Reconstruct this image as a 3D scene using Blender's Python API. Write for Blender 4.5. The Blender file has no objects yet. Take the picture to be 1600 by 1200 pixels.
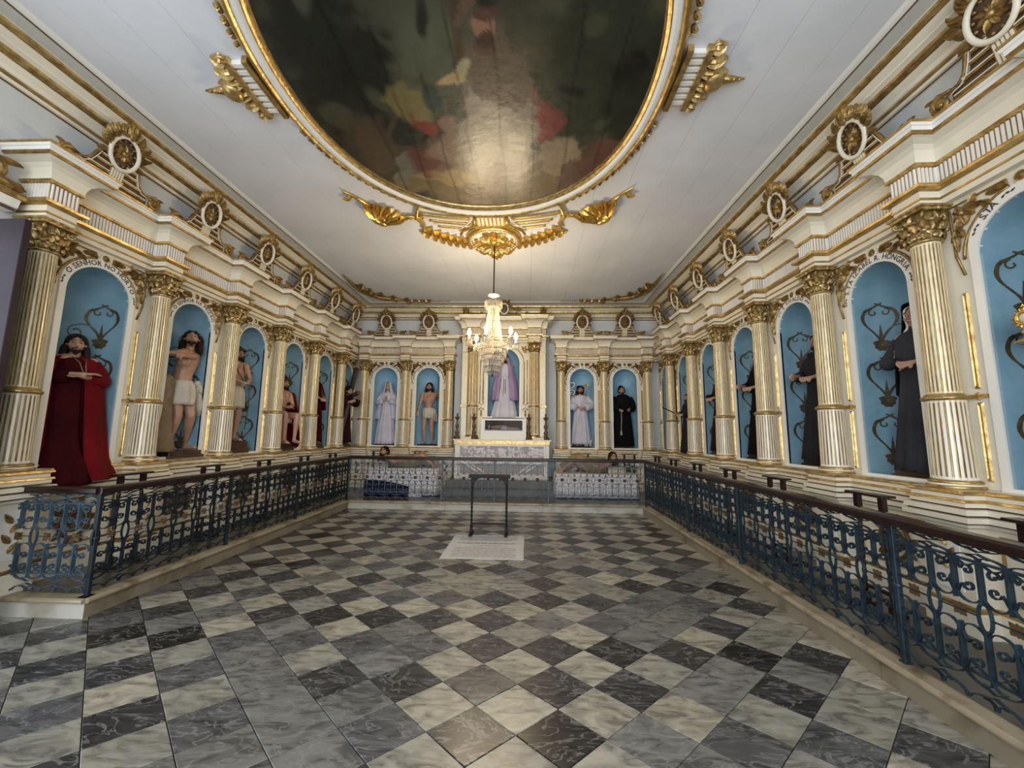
import bpy, bmesh, math, random
from mathutils import Vector, Matrix
random.seed(7)
PI = math.pi
S = bpy.context.scene
COL = S.collection
# ------------------------------------------------------------------ camera
cam_d = bpy.data.cameras.new('camera'); cam = bpy.data.objects.new('camera', cam_d); COL.objects.link(cam)
yaw, pitch, roll, FPX = -0.0384, 0.1257, 0.0120, 609.8
cy_, sy_, cp_, sp_ = math.cos(yaw), math.sin(yaw), math.cos(pitch), math.sin(pitch)
fwd = Vector((sy_*cp_, cy_*cp_, sp_)); rt = Vector((cy_, -sy_, 0)); up = rt.cross(fwd)
r2 = rt*math.cos(roll) + up*math.sin(roll); u2 = up*math.cos(roll) - rt*math.sin(roll)
cam.matrix_world = Matrix(((r2.x, u2.x, -fwd.x, 0), (r2.y, u2.y, -fwd.y, 0), (r2.z, u2.z, -fwd.z, 1.5), (0, 0, 0, 1)))
cam_d.sensor_width = 36; cam_d.sensor_fit = 'HORIZONTAL'; cam_d.lens = FPX*36/1600; cam_d.clip_start = 0.02
S.camera = cam
# ------------------------------------------------------------------ light
S.view_settings.view_transform = 'Standard'; S.view_settings.look = 'None'
S.view_settings.gamma = 1; S.view_settings.exposure = 0.2; S.view_settings.use_curve_mapping = False
W = bpy.data.worlds.new('world'); S.world = W; W.use_nodes = True
bg = W.node_tree.nodes['Background']; bg.inputs[0].default_value = (0.75, 0.86, 1.0, 1); bg.inputs[1].default_value = 0.9
def area(name, loc, rot, sx, sy, power, color):
    l = bpy.data.lights.new(name, 'AREA'); l.shape = 'RECTANGLE'; l.size = sx; l.size_y = sy; l.energy = power; l.color = color
    o = bpy.data.objects.new(name, l); o.location = loc; o.rotation_euler = rot; COL.objects.link(o); return o
# daylight coming in through the tall openings of the entrance wall behind the camera and the side door
area('entrance_daylight', (-0.56, -2.35, 2.35), (PI/2, 0, 0), 6.4, 4.0, 345, (0.92, 0.955, 1.0))
area('side_door_daylight', (-5.0, 1.85, 1.7), (PI/2, 0, -PI/2), 1.5, 3.2, 35, (0.84, 0.91, 1.0))
BULB_W = 22.0
# ------------------------------------------------------------------ materials
def nodes_of(m):
    m.use_nodes = True; nt = m.node_tree; return nt, nt.nodes, nt.links, nt.nodes['Principled BSDF']
def mat(name, c, rough=0.5, metal=0.0, var=0.0, scale=8.0, bump=0.0, bscale=60.0, c2=None, coat=0.0, stretch=None, spec=None, lo=0.35, hi=0.65):
    m = bpy.data.materials.new(name); nt, N, L, b = nodes_of(m)
    b.inputs['Base Color'].default_value = (*c, 1); b.inputs['Roughness'].default_value = rough; b.inputs['Metallic'].default_value = metal
    if coat: b.inputs['Coat Weight'].default_value = coat
    if spec is not None: b.inputs['Specular IOR Level'].default_value = spec
    tc = N.new('ShaderNodeTexCoord'); src = tc.outputs['Object']
    if stretch:
        mp = N.new('ShaderNodeMapping'); mp.inputs['Scale'].default_value = stretch; L.new(src, mp.inputs[0]); src = mp.outputs[0]
    if var or c2:
        n = N.new('ShaderNodeTexNoise'); n.inputs['Scale'].default_value = scale; n.inputs['Detail'].default_value = 5; L.new(src, n.inputs['Vector'])
        r = N.new('ShaderNodeValToRGB'); L.new(n.outputs['Fac'], r.inputs[0])
        a = c; z = c2 if c2 else tuple(max(0, x*(1-var)) for x in c)
        r.color_ramp.elements[0].position = lo; r.color_ramp.elements[1].position = hi
        r.color_ramp.elements[0].color = (*z, 1); r.color_ramp.elements[1].color = (*a, 1)
        L.new(r.outputs[0], b.inputs['Base Color'])
    if bump:
        n2 = N.new('ShaderNodeTexNoise'); n2.inputs['Scale'].default_value = bscale; n2.inputs['Detail'].default_value = 3; L.new(src, n2.inputs['Vector'])
        bp = N.new('ShaderNodeBump'); bp.inputs['Strength'].default_value = bump; bp.inputs['Distance'].default_value = 0.01
        L.new(n2.outputs['Fac'], bp.inputs['Height']); L.new(bp.outputs[0], b.inputs['Normal'])
    return m
M = {}
M['cream'] = mat('cream_paint', (0.86, 0.80, 0.64), 0.42, var=0.08, scale=3, bump=0.05, bscale=25)
M['white'] = mat('white_paint', (0.88, 0.86, 0.79), 0.4, var=0.05, scale=3)
M['gold'] = mat('gilding', (0.70, 0.51, 0.22), 0.33, 0.8, c2=(0.38, 0.24, 0.08), scale=14, bump=0.25, bscale=45)
M['agold'] = mat('aged_gilding', (0.46, 0.31, 0.11), 0.4, 0.7, c2=(0.20, 0.12, 0.04), scale=16, bump=0.3, bscale=60)
M['goldline'] = mat('gold_line', (0.50, 0.33, 0.12), 0.38, 0.6, c2=(0.28, 0.17, 0.06), scale=10)
M['ridge'] = mat('worn_gold_leaf', (0.89, 0.81, 0.60), 0.28, 0.14, c2=(0.76, 0.62, 0.34), scale=16, stretch=(3, 3, 1.2), bump=0.15, bscale=40)
M['ridge_pale'] = mat('pale_fillet_paint', (0.90, 0.87, 0.78), 0.22, 0.05, c2=(0.82, 0.74, 0.55), scale=9, stretch=(3, 3, 0.6), bump=0.1)
M['capgold'] = mat('capital_gilding', (0.60, 0.44, 0.19), 0.36, 0.7, c2=(0.24, 0.15, 0.055), scale=26, bump=0.4, bscale=70)
M['groove'] = mat('groove_gilding', (0.34, 0.22, 0.09), 0.4, 0.35, c2=(0.60, 0.46, 0.22), scale=16, stretch=(2, 2, 0.5))
M['brown'] = mat('brown_line', (0.10, 0.055, 0.03), 0.5)
M['wall'] = mat('pale_blue_grey_plaster', (0.64, 0.67, 0.68), 0.75, var=0.12, scale=1.6, bump=0.1)
M['blue'] = mat('niche_blue_distemper', (0.25, 0.42, 0.52), 0.7, c2=(0.19, 0.35, 0.45), scale=5, bump=0.15, bscale=18)
M['blue2'] = mat('niche_light_blue_distemper', (0.32, 0.54, 0.70), 0.7, c2=(0.25, 0.46, 0.61), scale=5, bump=0.1, bscale=18)
M['stencil'] = mat('stencil_paint', (0.05, 0.042, 0.024), 0.5, 0.2, c2=(0.12, 0.09, 0.04), scale=20)
M['letter'] = mat('letter_paint', (0.05, 0.04, 0.03), 0.6)
M['ceil'] = mat('ceiling_paint', (0.82, 0.84, 0.885), 0.6, c2=(0.74, 0.765, 0.81), scale=1.4, bump=0.12, bscale=14)
M['cove'] = mat('cove_grey_paint', (0.56, 0.56, 0.51), 0.6, var=0.06)
M['iron'] = mat('blue_iron_paint', (0.022, 0.050, 0.072), 0.42, 0.1, c2=(0.009, 0.018, 0.026), scale=9)
M['irond'] = mat('dark_iron_paint', (0.013, 0.026, 0.036), 0.45, 0.1, c2=(0.006, 0.011, 0.015), scale=9)
M['ironl'] = mat('light_blue_iron_paint', (0.085, 0.135, 0.18), 0.38, 0.1, c2=(0.04, 0.07, 0.10), scale=6)
M['bronze'] = mat('brown_flower_paint', (0.12, 0.07, 0.03), 0.5, 0.2)
M['wood'] = mat('dark_red_brown_wood', (0.024, 0.009, 0.008), 0.30, c2=(0.014, 0.006, 0.005), scale=6, stretch=(1, 8, 8))
M['black'] = mat('black_wood', (0.010, 0.008, 0.007), 0.5, spec=.3)
M['brownwood'] = mat('brown_plinth_wood', (0.085, 0.045, 0.022), 0.45, var=0.4, scale=9)
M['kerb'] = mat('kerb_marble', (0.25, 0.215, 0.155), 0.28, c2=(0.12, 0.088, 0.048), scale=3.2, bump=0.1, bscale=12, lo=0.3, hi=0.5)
M['kerblit'] = mat('lit_kerb_marble', (0.52, 0.50, 0.43), 0.3, c2=(0.30, 0.26, 0.18), scale=3.2, bump=0.1, bscale=12, lo=0.3, hi=0.5)  # daylight on the kerb faces towards the entrance, put into a paler colour
M['kerbtop'] = mat('kerb_nosing_marble', (0.36, 0.30, 0.20), 0.22, c2=(0.16, 0.12, 0.068), scale=5, bump=0.15, bscale=14, lo=0.3, hi=0.5)
M['slab'] = mat('grey_stone_slab', (0.13, 0.12, 0.10), 0.3, c2=(0.07, 0.062, 0.05), scale=2.2, bump=0.1, bscale=10)
M['grout'] = mat('floor_joint', (0.07, 0.06, 0.045), 0.8)
M['door'] = mat('dark_door_paint', (0.032, 0.019, 0.026), 0.5, var=0.3, scale=3, spec=.25)
M['skin'] = mat('painted_skin', (0.50, 0.30, 0.20), 0.4, c2=(0.40, 0.22, 0.14), scale=7)
M['skinpale'] = mat('pale_painted_skin', (0.58, 0.40, 0.31), 0.4, c2=(0.48, 0.31, 0.23), scale=7)
M['hair'] = mat('dark_hair', (0.018, 0.011, 0.008), 0.5, bump=0.5, bscale=50, stretch=(4, 4, 0.6), spec=.15)
M['red'] = mat('red_velvet', (0.17, 0.004, 0.008), 0.75, c2=(0.10, 0.002, 0.005), scale=3, bump=0.1, spec=.12)
M['maroon'] = mat('dark_red_cloth', (0.055, 0.002, 0.004), 0.8, c2=(0.03, 0.001, 0.002), scale=3, spec=.12)
M['dark'] = mat('black_cloth', (0.006, 0.006, 0.007), 0.85, spec=.12)
M['grey'] = mat('grey_blue_habit', (0.045, 0.045, 0.055), 0.8, c2=(0.03, 0.03, 0.04), scale=3, spec=.12)
M['dgrey'] = mat('charcoal_habit', (0.022, 0.021, 0.024), 0.8, spec=.12)
M['plum'] = mat('dark_plum_cloth', (0.03, 0.008, 0.014), 0.8, spec=.12)
M['linen'] = mat('white_linen', (0.62, 0.58, 0.50), 0.8, c2=(0.50, 0.45, 0.37), scale=6, spec=.12)
M['whitecloth'] = mat('white_satin', (0.66, 0.65, 0.74), 0.6, c2=(0.56, 0.55, 0.66), scale=4, spec=.12)
M['lilac'] = mat('lilac_cloth', (0.40, 0.30, 0.50), 0.65, c2=(0.33, 0.24, 0.43), scale=4, spec=.12)
M['navy'] = mat('navy_cloth', (0.012, 0.010, 0.045), 0.8, spec=.12)
M['tan'] = mat('tan_gauze', (0.34, 0.26, 0.14), 0.7, c2=(0.20, 0.15, 0.08), scale=8, spec=.12)
M['stone'] = mat('ochre_stone', (0.30, 0.22, 0.13), 0.8, c2=(0.20, 0.14, 0.08), scale=8, bump=0.4)
M['lace'] = mat('white_lace', (0.80, 0.79, 0.82), 0.7, c2=(0.42, 0.42, 0.47), scale=38, lo=0.42, hi=0.52)
M['fret'] = mat('white_carving', (0.82, 0.80, 0.84), 0.5)
M['casket'] = mat('casket_lining', (0.16, 0.09, 0.07), 0.6)
M['fretback'] = mat('carving_ground', (0.42, 0.39, 0.41), 0.7)
M['eye'] = mat('eye_white', (0.30, 0.25, 0.22), 0.4)
M['lip'] = mat('lip_paint', (0.32, 0.10, 0.07), 0.5)
M['plumwood'] = mat('grey_brown_timber', (0.13, 0.10, 0.085), 0.5, var=.6, scale=5)
M['brass'] = mat('candlestick_bronze', (0.13, 0.085, 0.045), 0.4, 0.5)
M['wax'] = mat('wax', (0.75, 0.7, 0.55), 0.5)
M['goldbright'] = mat('bright_gilding', (0.85, 0.58, 0.16), 0.28, 0.85, c2=(0.6, 0.38, 0.1), scale=16, bump=0.2)
M['paper'] = mat('printed_sheet', (0.66, 0.67, 0.67), 0.25, var=0.05)
M['ink'] = mat('pale_ink', (0.16, 0.17, 0.17), 0.4, c2=(0.30, 0.30, 0.30), scale=60)
def crystal():
    m = bpy.data.materials.new('cut_crystal'); nt, N, L, b = nodes_of(m)
    b.inputs['Base Color'].default_value = (0.62, 0.56, 0.44, 1); b.inputs['Roughness'].default_value = 0.08
    b.inputs['IOR'].default_value = 1.52; b.inputs['Transmission Weight'].default_value = 0.35
    b.inputs['Specular IOR Level'].default_value = 1.0
    return m
M['crystal'] = crystal()
def emis(name, c, s):
    m = bpy.data.materials.new(name); nt, N, L, b = nodes_of(m)
    b.inputs['Base Color'].default_value = (*c, 1); b.inputs['Emission Color'].default_value = (*c, 1); b.inputs['Emission Strength'].default_value = s
    return m
M['bulb'] = emis('lit_bulb', (1.0, 0.86, 0.58), 14)
def marble():
    m = bpy.data.materials.new('floor_marble'); nt, N, L, b = nodes_of(m)
    oi = N.new('ShaderNodeObjectInfo'); tc = N.new('ShaderNodeTexCoord')
    mp = N.new('ShaderNodeMapping'); L.new(tc.outputs['Object'], mp.inputs[0])
    cx = N.new('ShaderNodeCombineXYZ'); mu = N.new('ShaderNodeMath'); mu.operation = 'MULTIPLY'; mu.inputs[1].default_value = 97
    L.new(oi.outputs['Random'], mu.inputs[0]); L.new(mu.outputs[0], cx.inputs[0]); L.new(mu.outputs[0], cx.inputs[1]); L.new(cx.outputs[0], mp.inputs['Location'])
    ro = N.new('ShaderNodeCombineXYZ'); m3 = N.new('ShaderNodeMath'); m3.operation = 'MULTIPLY'; m3.inputs[1].default_value = 2.2
    L.new(oi.outputs['Random'], m3.inputs[0]); L.new(m3.outputs[0], ro.inputs[2]); L.new(ro.outputs[0], mp.inputs['Rotation'])
    mp.inputs['Scale'].default_value = (1.0, 2.8, 1.0)
    n1 = N.new('ShaderNodeTexNoise'); n1.inputs['Scale'].default_value = 4.5; n1.inputs['Detail'].default_value = 8; n1.inputs['Distortion'].default_value = 1.4
    L.new(mp.outputs[0], n1.inputs['Vector'])
    r1 = N.new('ShaderNodeValToRGB'); L.new(n1.outputs['Fac'], r1.inputs[0])
    r1.color_ramp.elements[0].position = 0.36; r1.color_ramp.elements[0].color = (0.50, 0.50, 0.51, 1)
    r1.color_ramp.elements[1].position = 0.62; r1.color_ramp.elements[1].color = (1.22, 1.22, 1.2, 1)
    mx = N.new('ShaderNodeMix'); mx.data_type = 'RGBA'; mx.blend_type = 'MULTIPLY'; mx.inputs[0].default_value = 1
    L.new(oi.outputs['Color'], mx.inputs[6]); L.new(r1.outputs[0], mx.inputs[7])
    # thin pale veins
    n2 = N.new('ShaderNodeTexNoise'); n2.inputs['Scale'].default_value = 3.0; n2.inputs['Detail'].default_value = 6; n2.inputs['Distortion'].default_value = 2.2
    L.new(mp.outputs[0], n2.inputs['Vector'])
    ab = N.new('ShaderNodeMath'); ab.operation = 'SUBTRACT'; ab.inputs[1].default_value = 0.5; L.new(n2.outputs['Fac'], ab.inputs[0])
    a2 = N.new('ShaderNodeMath'); a2.operation = 'ABSOLUTE'; L.new(ab.outputs[0], a2.inputs[0])
    r2_ = N.new('ShaderNodeValToRGB'); L.new(a2.outputs[0], r2_.inputs[0])
    r2_.color_ramp.elements[0].position = 0.0; r2_.color_ramp.elements[0].color = (0.55, 0.55, 0.55, 1)
    r2_.color_ramp.elements[1].position = 0.026; r2_.color_ramp.elements[1].color = (0, 0, 0, 1)
    m2 = N.new('ShaderNodeMix'); m2.data_type = 'RGBA'; L.new(r2_.outputs[0], m2.inputs[0]); L.new(mx.outputs[2], m2.inputs[6]); m2.inputs[7].default_value = (0.32, 0.32, 0.31, 1)
    L.new(m2.outputs[2], b.inputs['Base Color'])
    rr = N.new('ShaderNodeMapRange'); L.new(n1.outputs['Fac'], rr.inputs[0]); rr.inputs[3].default_value = 0.20; rr.inputs[4].default_value = 0.38
    L.new(rr.outputs[0], b.inputs['Roughness'])
    return m
M['marble'] = marble()
# ------------------------------------------------------------------ mesh helper
class MB:
    def __init__(s): s.v = []; s.f = []; s.m = []; s.sm = []; s.T = None
    def add(s, vs, fs, mi=0, smooth=False):
        o = len(s.v)
        if s.T is not None: vs = [tuple(s.T @ Vector(p)) for p in vs]
        s.v.extend([tuple(p) for p in vs])
        for f in fs: s.f.append(tuple(i+o for i in f)); s.m.append(mi); s.sm.append(smooth)
    def box(s, a, b, mi=0):
        x0, y0, z0 = a; x1, y1, z1 = b
        s.add([(x0,y0,z0),(x1,y0,z0),(x1,y1,z0),(x0,y1,z0),(x0,y0,z1),(x1,y0,z1),(x1,y1,z1),(x0,y1,z1)],
              [(0,3,2,1),(4,5,6,7),(0,1,5,4),(1,2,6,5),(2,3,7,6),(3,0,4,7)], mi)
    def bbox(s, a, b, e=0.004, mi=0):        # box with chamfered vertical edges and top
        x0, y0, z0 = a; x1, y1, z1 = b
        ring = lambda k: [(x0+k,y0,0),(x1-k,y0,0),(x1,y0+k,0),(x1,y1-k,0),(x1-k,y1,0),(x0+k,y1,0),(x0,y1-k,0),(x0,y0+k,0)]
        r0 = ring(e)
        vs = [(p[0], p[1], z0) for p in r0] + [(p[0], p[1], z1-e) for p in r0]
        cx, cy = (x0+x1)/2, (y0+y1)/2
        vs += [(p[0]+(e if p[0] < cx else -e), p[1]+(e if p[1] < cy else -e), z1) for p in r0]
        fs = [tuple(range(7, -1, -1)), tuple(range(16, 24))]
        for k in (0, 8):
            for i in range(8): j = (i+1) % 8; fs.append((k+i, k+j, k+8+j, k+8+i))
        s.add(vs, fs, mi)
    def tube(s, pts, r, n=6, mi=0, closed=False, smooth=True, sx=1.0, flat=None):
        pts = [Vector(p) for p in pts]; k = len(pts)
        rs = r if isinstance(r, (list, tuple)) else [r]*k
        vs = []; nrm = None
        for i, p in enumerate(pts):
            t = (pts[(i+1) % k]-pts[i-1]) if closed else (pts[min(i+1, k-1)]-pts[max(i-1, 0)])
            if t.length < 1e-9: t = Vector((0, 0, 1))
            t.normalize()
            if nrm is None:
                a = Vector(flat) if flat else (Vector((0, 0, 1)) if abs(t.z) < 0.9 else Vector((1, 0, 0)))
                nrm = (a - t*a.dot(t)).normalized()
            else:
                nrm = (nrm - t*nrm.dot(t)); nrm = nrm.normalized() if nrm.length > 1e-6 else t.orthogonal().normalized()
            b = t.cross(nrm)
            for j in range(n):
                an = 2*PI*j/n + (PI/4 if n == 4 else 0)
                vs.append(p + (nrm*math.cos(an)*sx + b*math.sin(an))*rs[i])
        fs = []
        for i in range(k if closed else k-1):
            for j in range(n):
                a = i*n+j; b2 = i*n+(j+1) % n; c = ((i+1) % k)*n
                fs.append((a, b2, c+(j+1) % n, c+j))
        if not closed: fs += [tuple(range(n-1, -1, -1)), tuple((k-1)*n+j for j in range(n))]
        s.add(vs, fs, mi, smooth)
    def lathe(s, prof, n=16, c=(0, 0, 0), mi=0, mats=None, smooth=True, cap=True, fn=None):
        vs = []; k = len(prof)
        for r, z in prof:
            for j in range(n):
                a = 2*PI*j/n; rr = r*(fn(a, z) if fn else 1)
                vs.append((c[0]+rr*math.cos(a), c[1]+rr*math.sin(a), c[2]+z))
        for i in range(k-1):
            fs = []
            for j in range(n): j2 = (j+1) % n; fs.append((i*n+j, i*n+j2, (i+1)*n+j2, (i+1)*n+j))
            # add separately so each band can have its own material
            if i == 0: base = len(s.v); s.add(vs, fs, mats[0] if mats else mi, smooth)
            else:
                for f in fs: s.f.append(tuple(q+base for q in f)); s.m.append(mats[i] if mats else mi); s.sm.append(smooth)
        if cap:
            s.f.append(tuple(base+q for q in range(n-1, -1, -1))); s.m.append(mats[0] if mats else mi); s.sm.append(False)
            s.f.append(tuple(base+(k-1)*n+q for q in range(n))); s.m.append(mats[-1] if mats else mi); s.sm.append(False)
    def sphere(s, c, r, n=8, m=6, mi=0, smooth=True):
        rx, ry, rz = r if isinstance(r, (list, tuple)) else (r, r, r)
        vs = [(c[0], c[1], c[2]-rz)]
        for i in range(1, m):
            ph = -PI/2 + PI*i/m
            for j in range(n): a = 2*PI*j/n; vs.append((c[0]+rx*math.cos(ph)*math.cos(a), c[1]+ry*math.cos(ph)*math.sin(a), c[2]+rz*math.sin(ph)))
        vs.append((c[0], c[1], c[2]+rz)); fs = []
        for j in range(n): fs.append((0, 1+(j+1) % n, 1+j))
        for i in range(m-2):
            for j in range(n): a = 1+i*n+j; b = 1+i*n+(j+1) % n; fs.append((a, b, b+n, a+n))
        t = len(vs)-1; o = 1+(m-2)*n
        for j in range(n): fs.append((o+j, o+(j+1) % n, t))
        s.add(vs, fs, mi, smooth)
    def loft(s, rings, mi=0, smooth=True, cap=True, closed=True):
        n = len(rings[0]); vs = [p for r in rings for p in r]; fs = []
        for i in range(len(rings)-1):
            for j in range(n if closed else n-1): j2 = (j+1) % n; fs.append((i*n+j, i*n+j2, (i+1)*n+j2, (i+1)*n+j))
        if cap and closed: fs += [tuple(range(n-1, -1, -1)), tuple((len(rings)-1)*n+j for j in range(n))]
        s.add(vs, fs, mi, smooth)
    def strip(s, pts, t, depth, mi=0, y=0.0):      # flat bar of iron following a curve in the XZ plane
        k = len(pts); vs = []
        for i, (x, z) in enumerate(pts):
            ax, az = pts[max(i-1, 0)]; bx_, bz = pts[min(i+1, k-1)]
            dx, dz = bx_-ax, bz-az; l = math.hypot(dx, dz) or 1; nx, nz = -dz/l*t/2, dx/l*t/2
            vs += [(x+nx, y-depth/2, z+nz), (x-nx, y-depth/2, z-nz), (x-nx, y+depth/2, z-nz), (x+nx, y+depth/2, z+nz)]
        fs = [(0, 1, 2, 3), tuple((k-1)*4+q for q in (3, 2, 1, 0))]
        for i in range(k-1):
            for j in range(4): a = i*4+j; b = i*4+(j+1) % 4; fs.append((a, a+4, b+4, b))
        s.add(vs, fs, mi)
    def leaf(s, u, v, ang, ln, wd, y=0.0, h=0.02, curl=0.0, mi=0, n=5):
        """carved acanthus leaf lying in the XZ plane, rising towards -Y"""
        vs = []; x, z, a = u, v, ang; st = ln/n
        prof = [0.35, 0.85, 1.0, 0.8, 0.5, 0.0][:n+1] if n == 5 else [math.sin(PI*(0.12+0.88*i/n))**0.8 for i in range(n+1)]
        for i in range(n+1):
            w = wd*0.5*prof[i]; px, pz = -math.sin(a), math.cos(a); hh = h*(0.5+0.8*math.sin(PI*min(1, i/n*0.9+0.1)))
            vs += [(x+px*w, y, z+pz*w), (x+px*w*0.45, y-hh*0.9, z+pz*w*0.45), (x, y-hh*0.55, z), (x-px*w*0.45, y-hh*0.9, z-pz*w*0.45), (x-px*w, y, z-pz*w)]
            if i < n: x += math.cos(a)*st; z += math.sin(a)*st; a += curl/n
        fs = [(i*5+j, i*5+j+1, (i+1)*5+j+1, (i+1)*5+j) for i in range(n) for j in range(4)]
        fs += [((i+1)*5, (i+1)*5+4, i*5+4, i*5) for i in range(n)]
        s.add(vs, fs, mi, False)
    def scroll(s, u, v, a0, r0, turns, t, y=0.0, mi=0, sgn=1, r1=0.25, n=12, seg=5, tail=None):
        """volute: spiral tube in the XZ plane around (u,v)"""
        pts = []; rs = []
        for i in range(n+1):
            f = i/n; a = a0+sgn*turns*2*PI*f; r = r0*(1-f*(1-r1))
            pts.append((u+r*math.cos(a), y-0.3*t*f, v+r*math.sin(a))); rs.append(t*(1-0.45*f))
        if tail:
            pts = [(p[0], y, p[1]) for p in tail]+pts; k = len(tail); rs = [t*(0.4+0.6*i/k) for i in range(k)]+rs
        s.tube(pts, rs, seg, mi)
        s.sphere((u, y-t*0.3, v), t*0.9, 6, 4, mi)
    def ringxz(s, u, v, rx, rz, t, y=0.0, mi=0, n=24, seg=6, a0=0, a1=2*PI):
        cl = abs(a1-a0-2*PI) < 1e-6; k = n if cl else n+1
        s.tube([(u+rx*math.cos(a0+(a1-a0)*i/n), y, v+rz*math.sin(a0+(a1-a0)*i/n)) for i in range(k)], t, seg, mi, closed=cl)
    def mesh(s, name, mats):
        me = bpy.data.meshes.new(name); me.from_pydata(s.v, [], s.f)
        for m in mats: me.materials.append(M[m] if isinstance(m, str) else m)
        me.polygons.foreach_set('material_index', s.m); me.polygons.foreach_set('use_smooth', s.sm); me.update()
        return me
    def build(s, name, mats, parent=None, loc=None, rz=0.0):
        return link(name, s.mesh(name, mats if isinstance(mats, (list, tuple)) else [mats]), parent, loc, rz)
def link(name, me, parent=None, loc=None, rz=0.0):
    o = bpy.data.objects.new(name, me); COL.objects.link(o)
    if parent: o.parent = parent
    if loc is not None: o.location = loc
    if rz: o.rotation_euler[2] = rz
    return o
def tag(o, label=None, cat=None, group=None, kind=None):
    if label: o['label'] = label
    if cat: o['category'] = cat
    if group: o['group'] = group
    if kind: o['kind'] = kind
    return o
def thing(name, label, cat, loc=(0, 0, 0), rz=0.0, group=None):
    o = bpy.data.objects.new(name, None); o.empty_display_size = 0.1; COL.objects.link(o)
    o.location = loc; o.rotation_euler[2] = rz; return tag(o, label, cat, group)
def dup(o, loc, rz, label=None, parent=None, group=None):
    c = o.copy(); COL.objects.link(c)
    if parent: c.parent = parent
    else: c.location = loc; c.rotation_euler[2] = rz
    if label: c['label'] = label
    if group: c['group'] = group
    for ch in list(o.children):
        d = ch.copy(); COL.objects.link(d); d.parent = c
        for g in list(ch.children):
            e = g.copy(); COL.objects.link(e); e.parent = d
    return c
# ------------------------------------------------------------------ room frame
XL, XR, YF, CX = -4.5, 3.38, 9.93, -0.56
ZC = 4.757
RZ = {'left': PI/2, 'right': -PI/2, 'far': 0.0}
def at(side, s, d=0.0, z=0.0):
    """point on a wall: s = world y (side walls) or world x (far wall), d = metres out from the wall"""
    if side == 'left': return (XL+d, s, z)
    if side == 'right': return (XR-d, s, z)
    return (s, YF-d, z)
SP = 1.142
COLS = {'left': [3.17+SP*i for i in range(6)], 'right': [3.121+SP*i for i in range(-2, 6)],
        'farL': [-4.17, -3.10, -1.97], 'farR': [0.86, 1.93, 3.0]}
# ------------------------------------------------------------------ shell of the room
w = MB()
w.box((-5.2, 2.80, 3.34), (XL, 10.6, 4.95)); w.box((-5.2, 2.80, 0), (-5.02, 10.6, 3.34)); w.box((-5.2, -2.6, 0), (XL, 0.85, 4.95))
w.box((-5.2, 0.85, 3.34), (XL, 2.80, 4.95)); w.box((-5.02, 2.80, 0), (XL, 3.12, 3.34))
w.box((-5.02, 9.92, 0), (-4.08, 10.5, 3.34))
tag(w.build('wall_left', 'wall'), kind='structure')
w = MB()
w.box((XR, 0.6, 3.34), (4.1, 10.6, 4.95)); w.box((3.92, 0.6, 0), (4.1, 10.6, 3.34)); w.box((XR, -2.6, 0), (4.1, 0.72, 4.95))
w.box((2.92, 9.92, 0), (3.95, 10.5, 3.34))
tag(w.build('wall_right', 'wall'), kind='structure')
w = MB()
w.box((XL, YF, 3.34), (XR, 10.6, 4.95)); w.box((XL, 10.45, 0), (XR, 10.6, 3.34)); w.box((-1.86, YF, 0), (-1.0, 10.45, 3.34)); w.box((-0.13, YF, 0), (0.75, 10.45, 3.34))
tag(w.build('wall_far', 'wall'), kind='structure')
w = MB()      # entrance wall behind the camera, three tall openings
for a, b in ((-4.5, -3.7), (-1.9, -1.4), (0.3, 0.8), (2.6, 3.38)): w.box((a, -2.6, 0), (b, -2.3, 4.95))
w.box((-3.7, -2.6, 4.3), (2.6, -2.3, 4.95))
tag(w.build('wall_back', 'wall'), kind='structure')
c = MB(); c.box((-5.2, -2.6, ZC+0.025), (4.1, 10.6, 4.99)); ceiling = tag(c.build('ceiling', 'grout'), kind='structure')
xs = [XL+0.4+i*(XR-XL-0.8)/17 for i in range(18)]
for i in range(17):
    y0 = -2.3; rr = random.Random(i); cuts = [y0, 1.0+rr.random()*3.5, 5.2+rr.random()*2.5, YF]
    for j in range(3):
        p = MB(); p.box((xs[i]+0.0012, cuts[j], ZC+0.0008*rr.random()), (xs[i+1]-0.0012, cuts[j+1]-0.001, ZC+0.03)); p.build('ceiling_board', 'ceil', ceiling)
f = MB(); f.box((-5.2, -2.6, -0.2), (4.1, 10.6, -0.012)); floor = tag(f.build('floor', 'grout'), kind='structure')
# marble tiles laid diagonally
HX, HY, X0, Y0 = 0.2268, 0.2012, -0.043, 2.16
KL, KR, KF, KN = -3.50, 2.235, 7.78, 3.17        # kerb lines
base = MB(); g = 0.003; t = 0.012
o8 = [(-HX+g, 0), (0, -HY+g), (HX-g, 0), (0, HY-g)]; i8 = [(x*0.985, y*0.985) for x, y in o8]
base.add([(x, y, -t) for x, y in o8]+[(x, y, -0.0018) for x, y in o8]+[(x, y, 0) for x, y in i8],
         [(0, 1, 5, 4), (1, 2, 6, 5), (2, 3, 7, 6), (3, 0, 4, 7), (4, 5, 9, 8), (5, 6, 10, 9), (6, 7, 11, 10), (7, 4, 8, 11), (8, 9, 10, 11)])
tme = base.mesh('tile', ['marble'])
TONES_D = [(0.022, 0.021, 0.022), (0.045, 0.045, 0.048), (0.10, 0.10, 0.10), (0.07, 0.07, 0.072), (0.13, 0.127, 0.115)]
TONES_L = [(0.42, 0.39, 0.31), (0.32, 0.305, 0.25), (0.28, 0.27, 0.23), (0.36, 0.34, 0.28), (0.19, 0.187, 0.17)]
TONE = {'K': (0.020, 0.019, 0.020), 'D': (0.045, 0.045, 0.048), 'G': (0.105, 0.105, 0.108), 'g': (0.20, 0.197, 0.18), 'C': (0.44, 0.40, 0.31), 'c': (0.32, 0.305, 0.25)}
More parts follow.
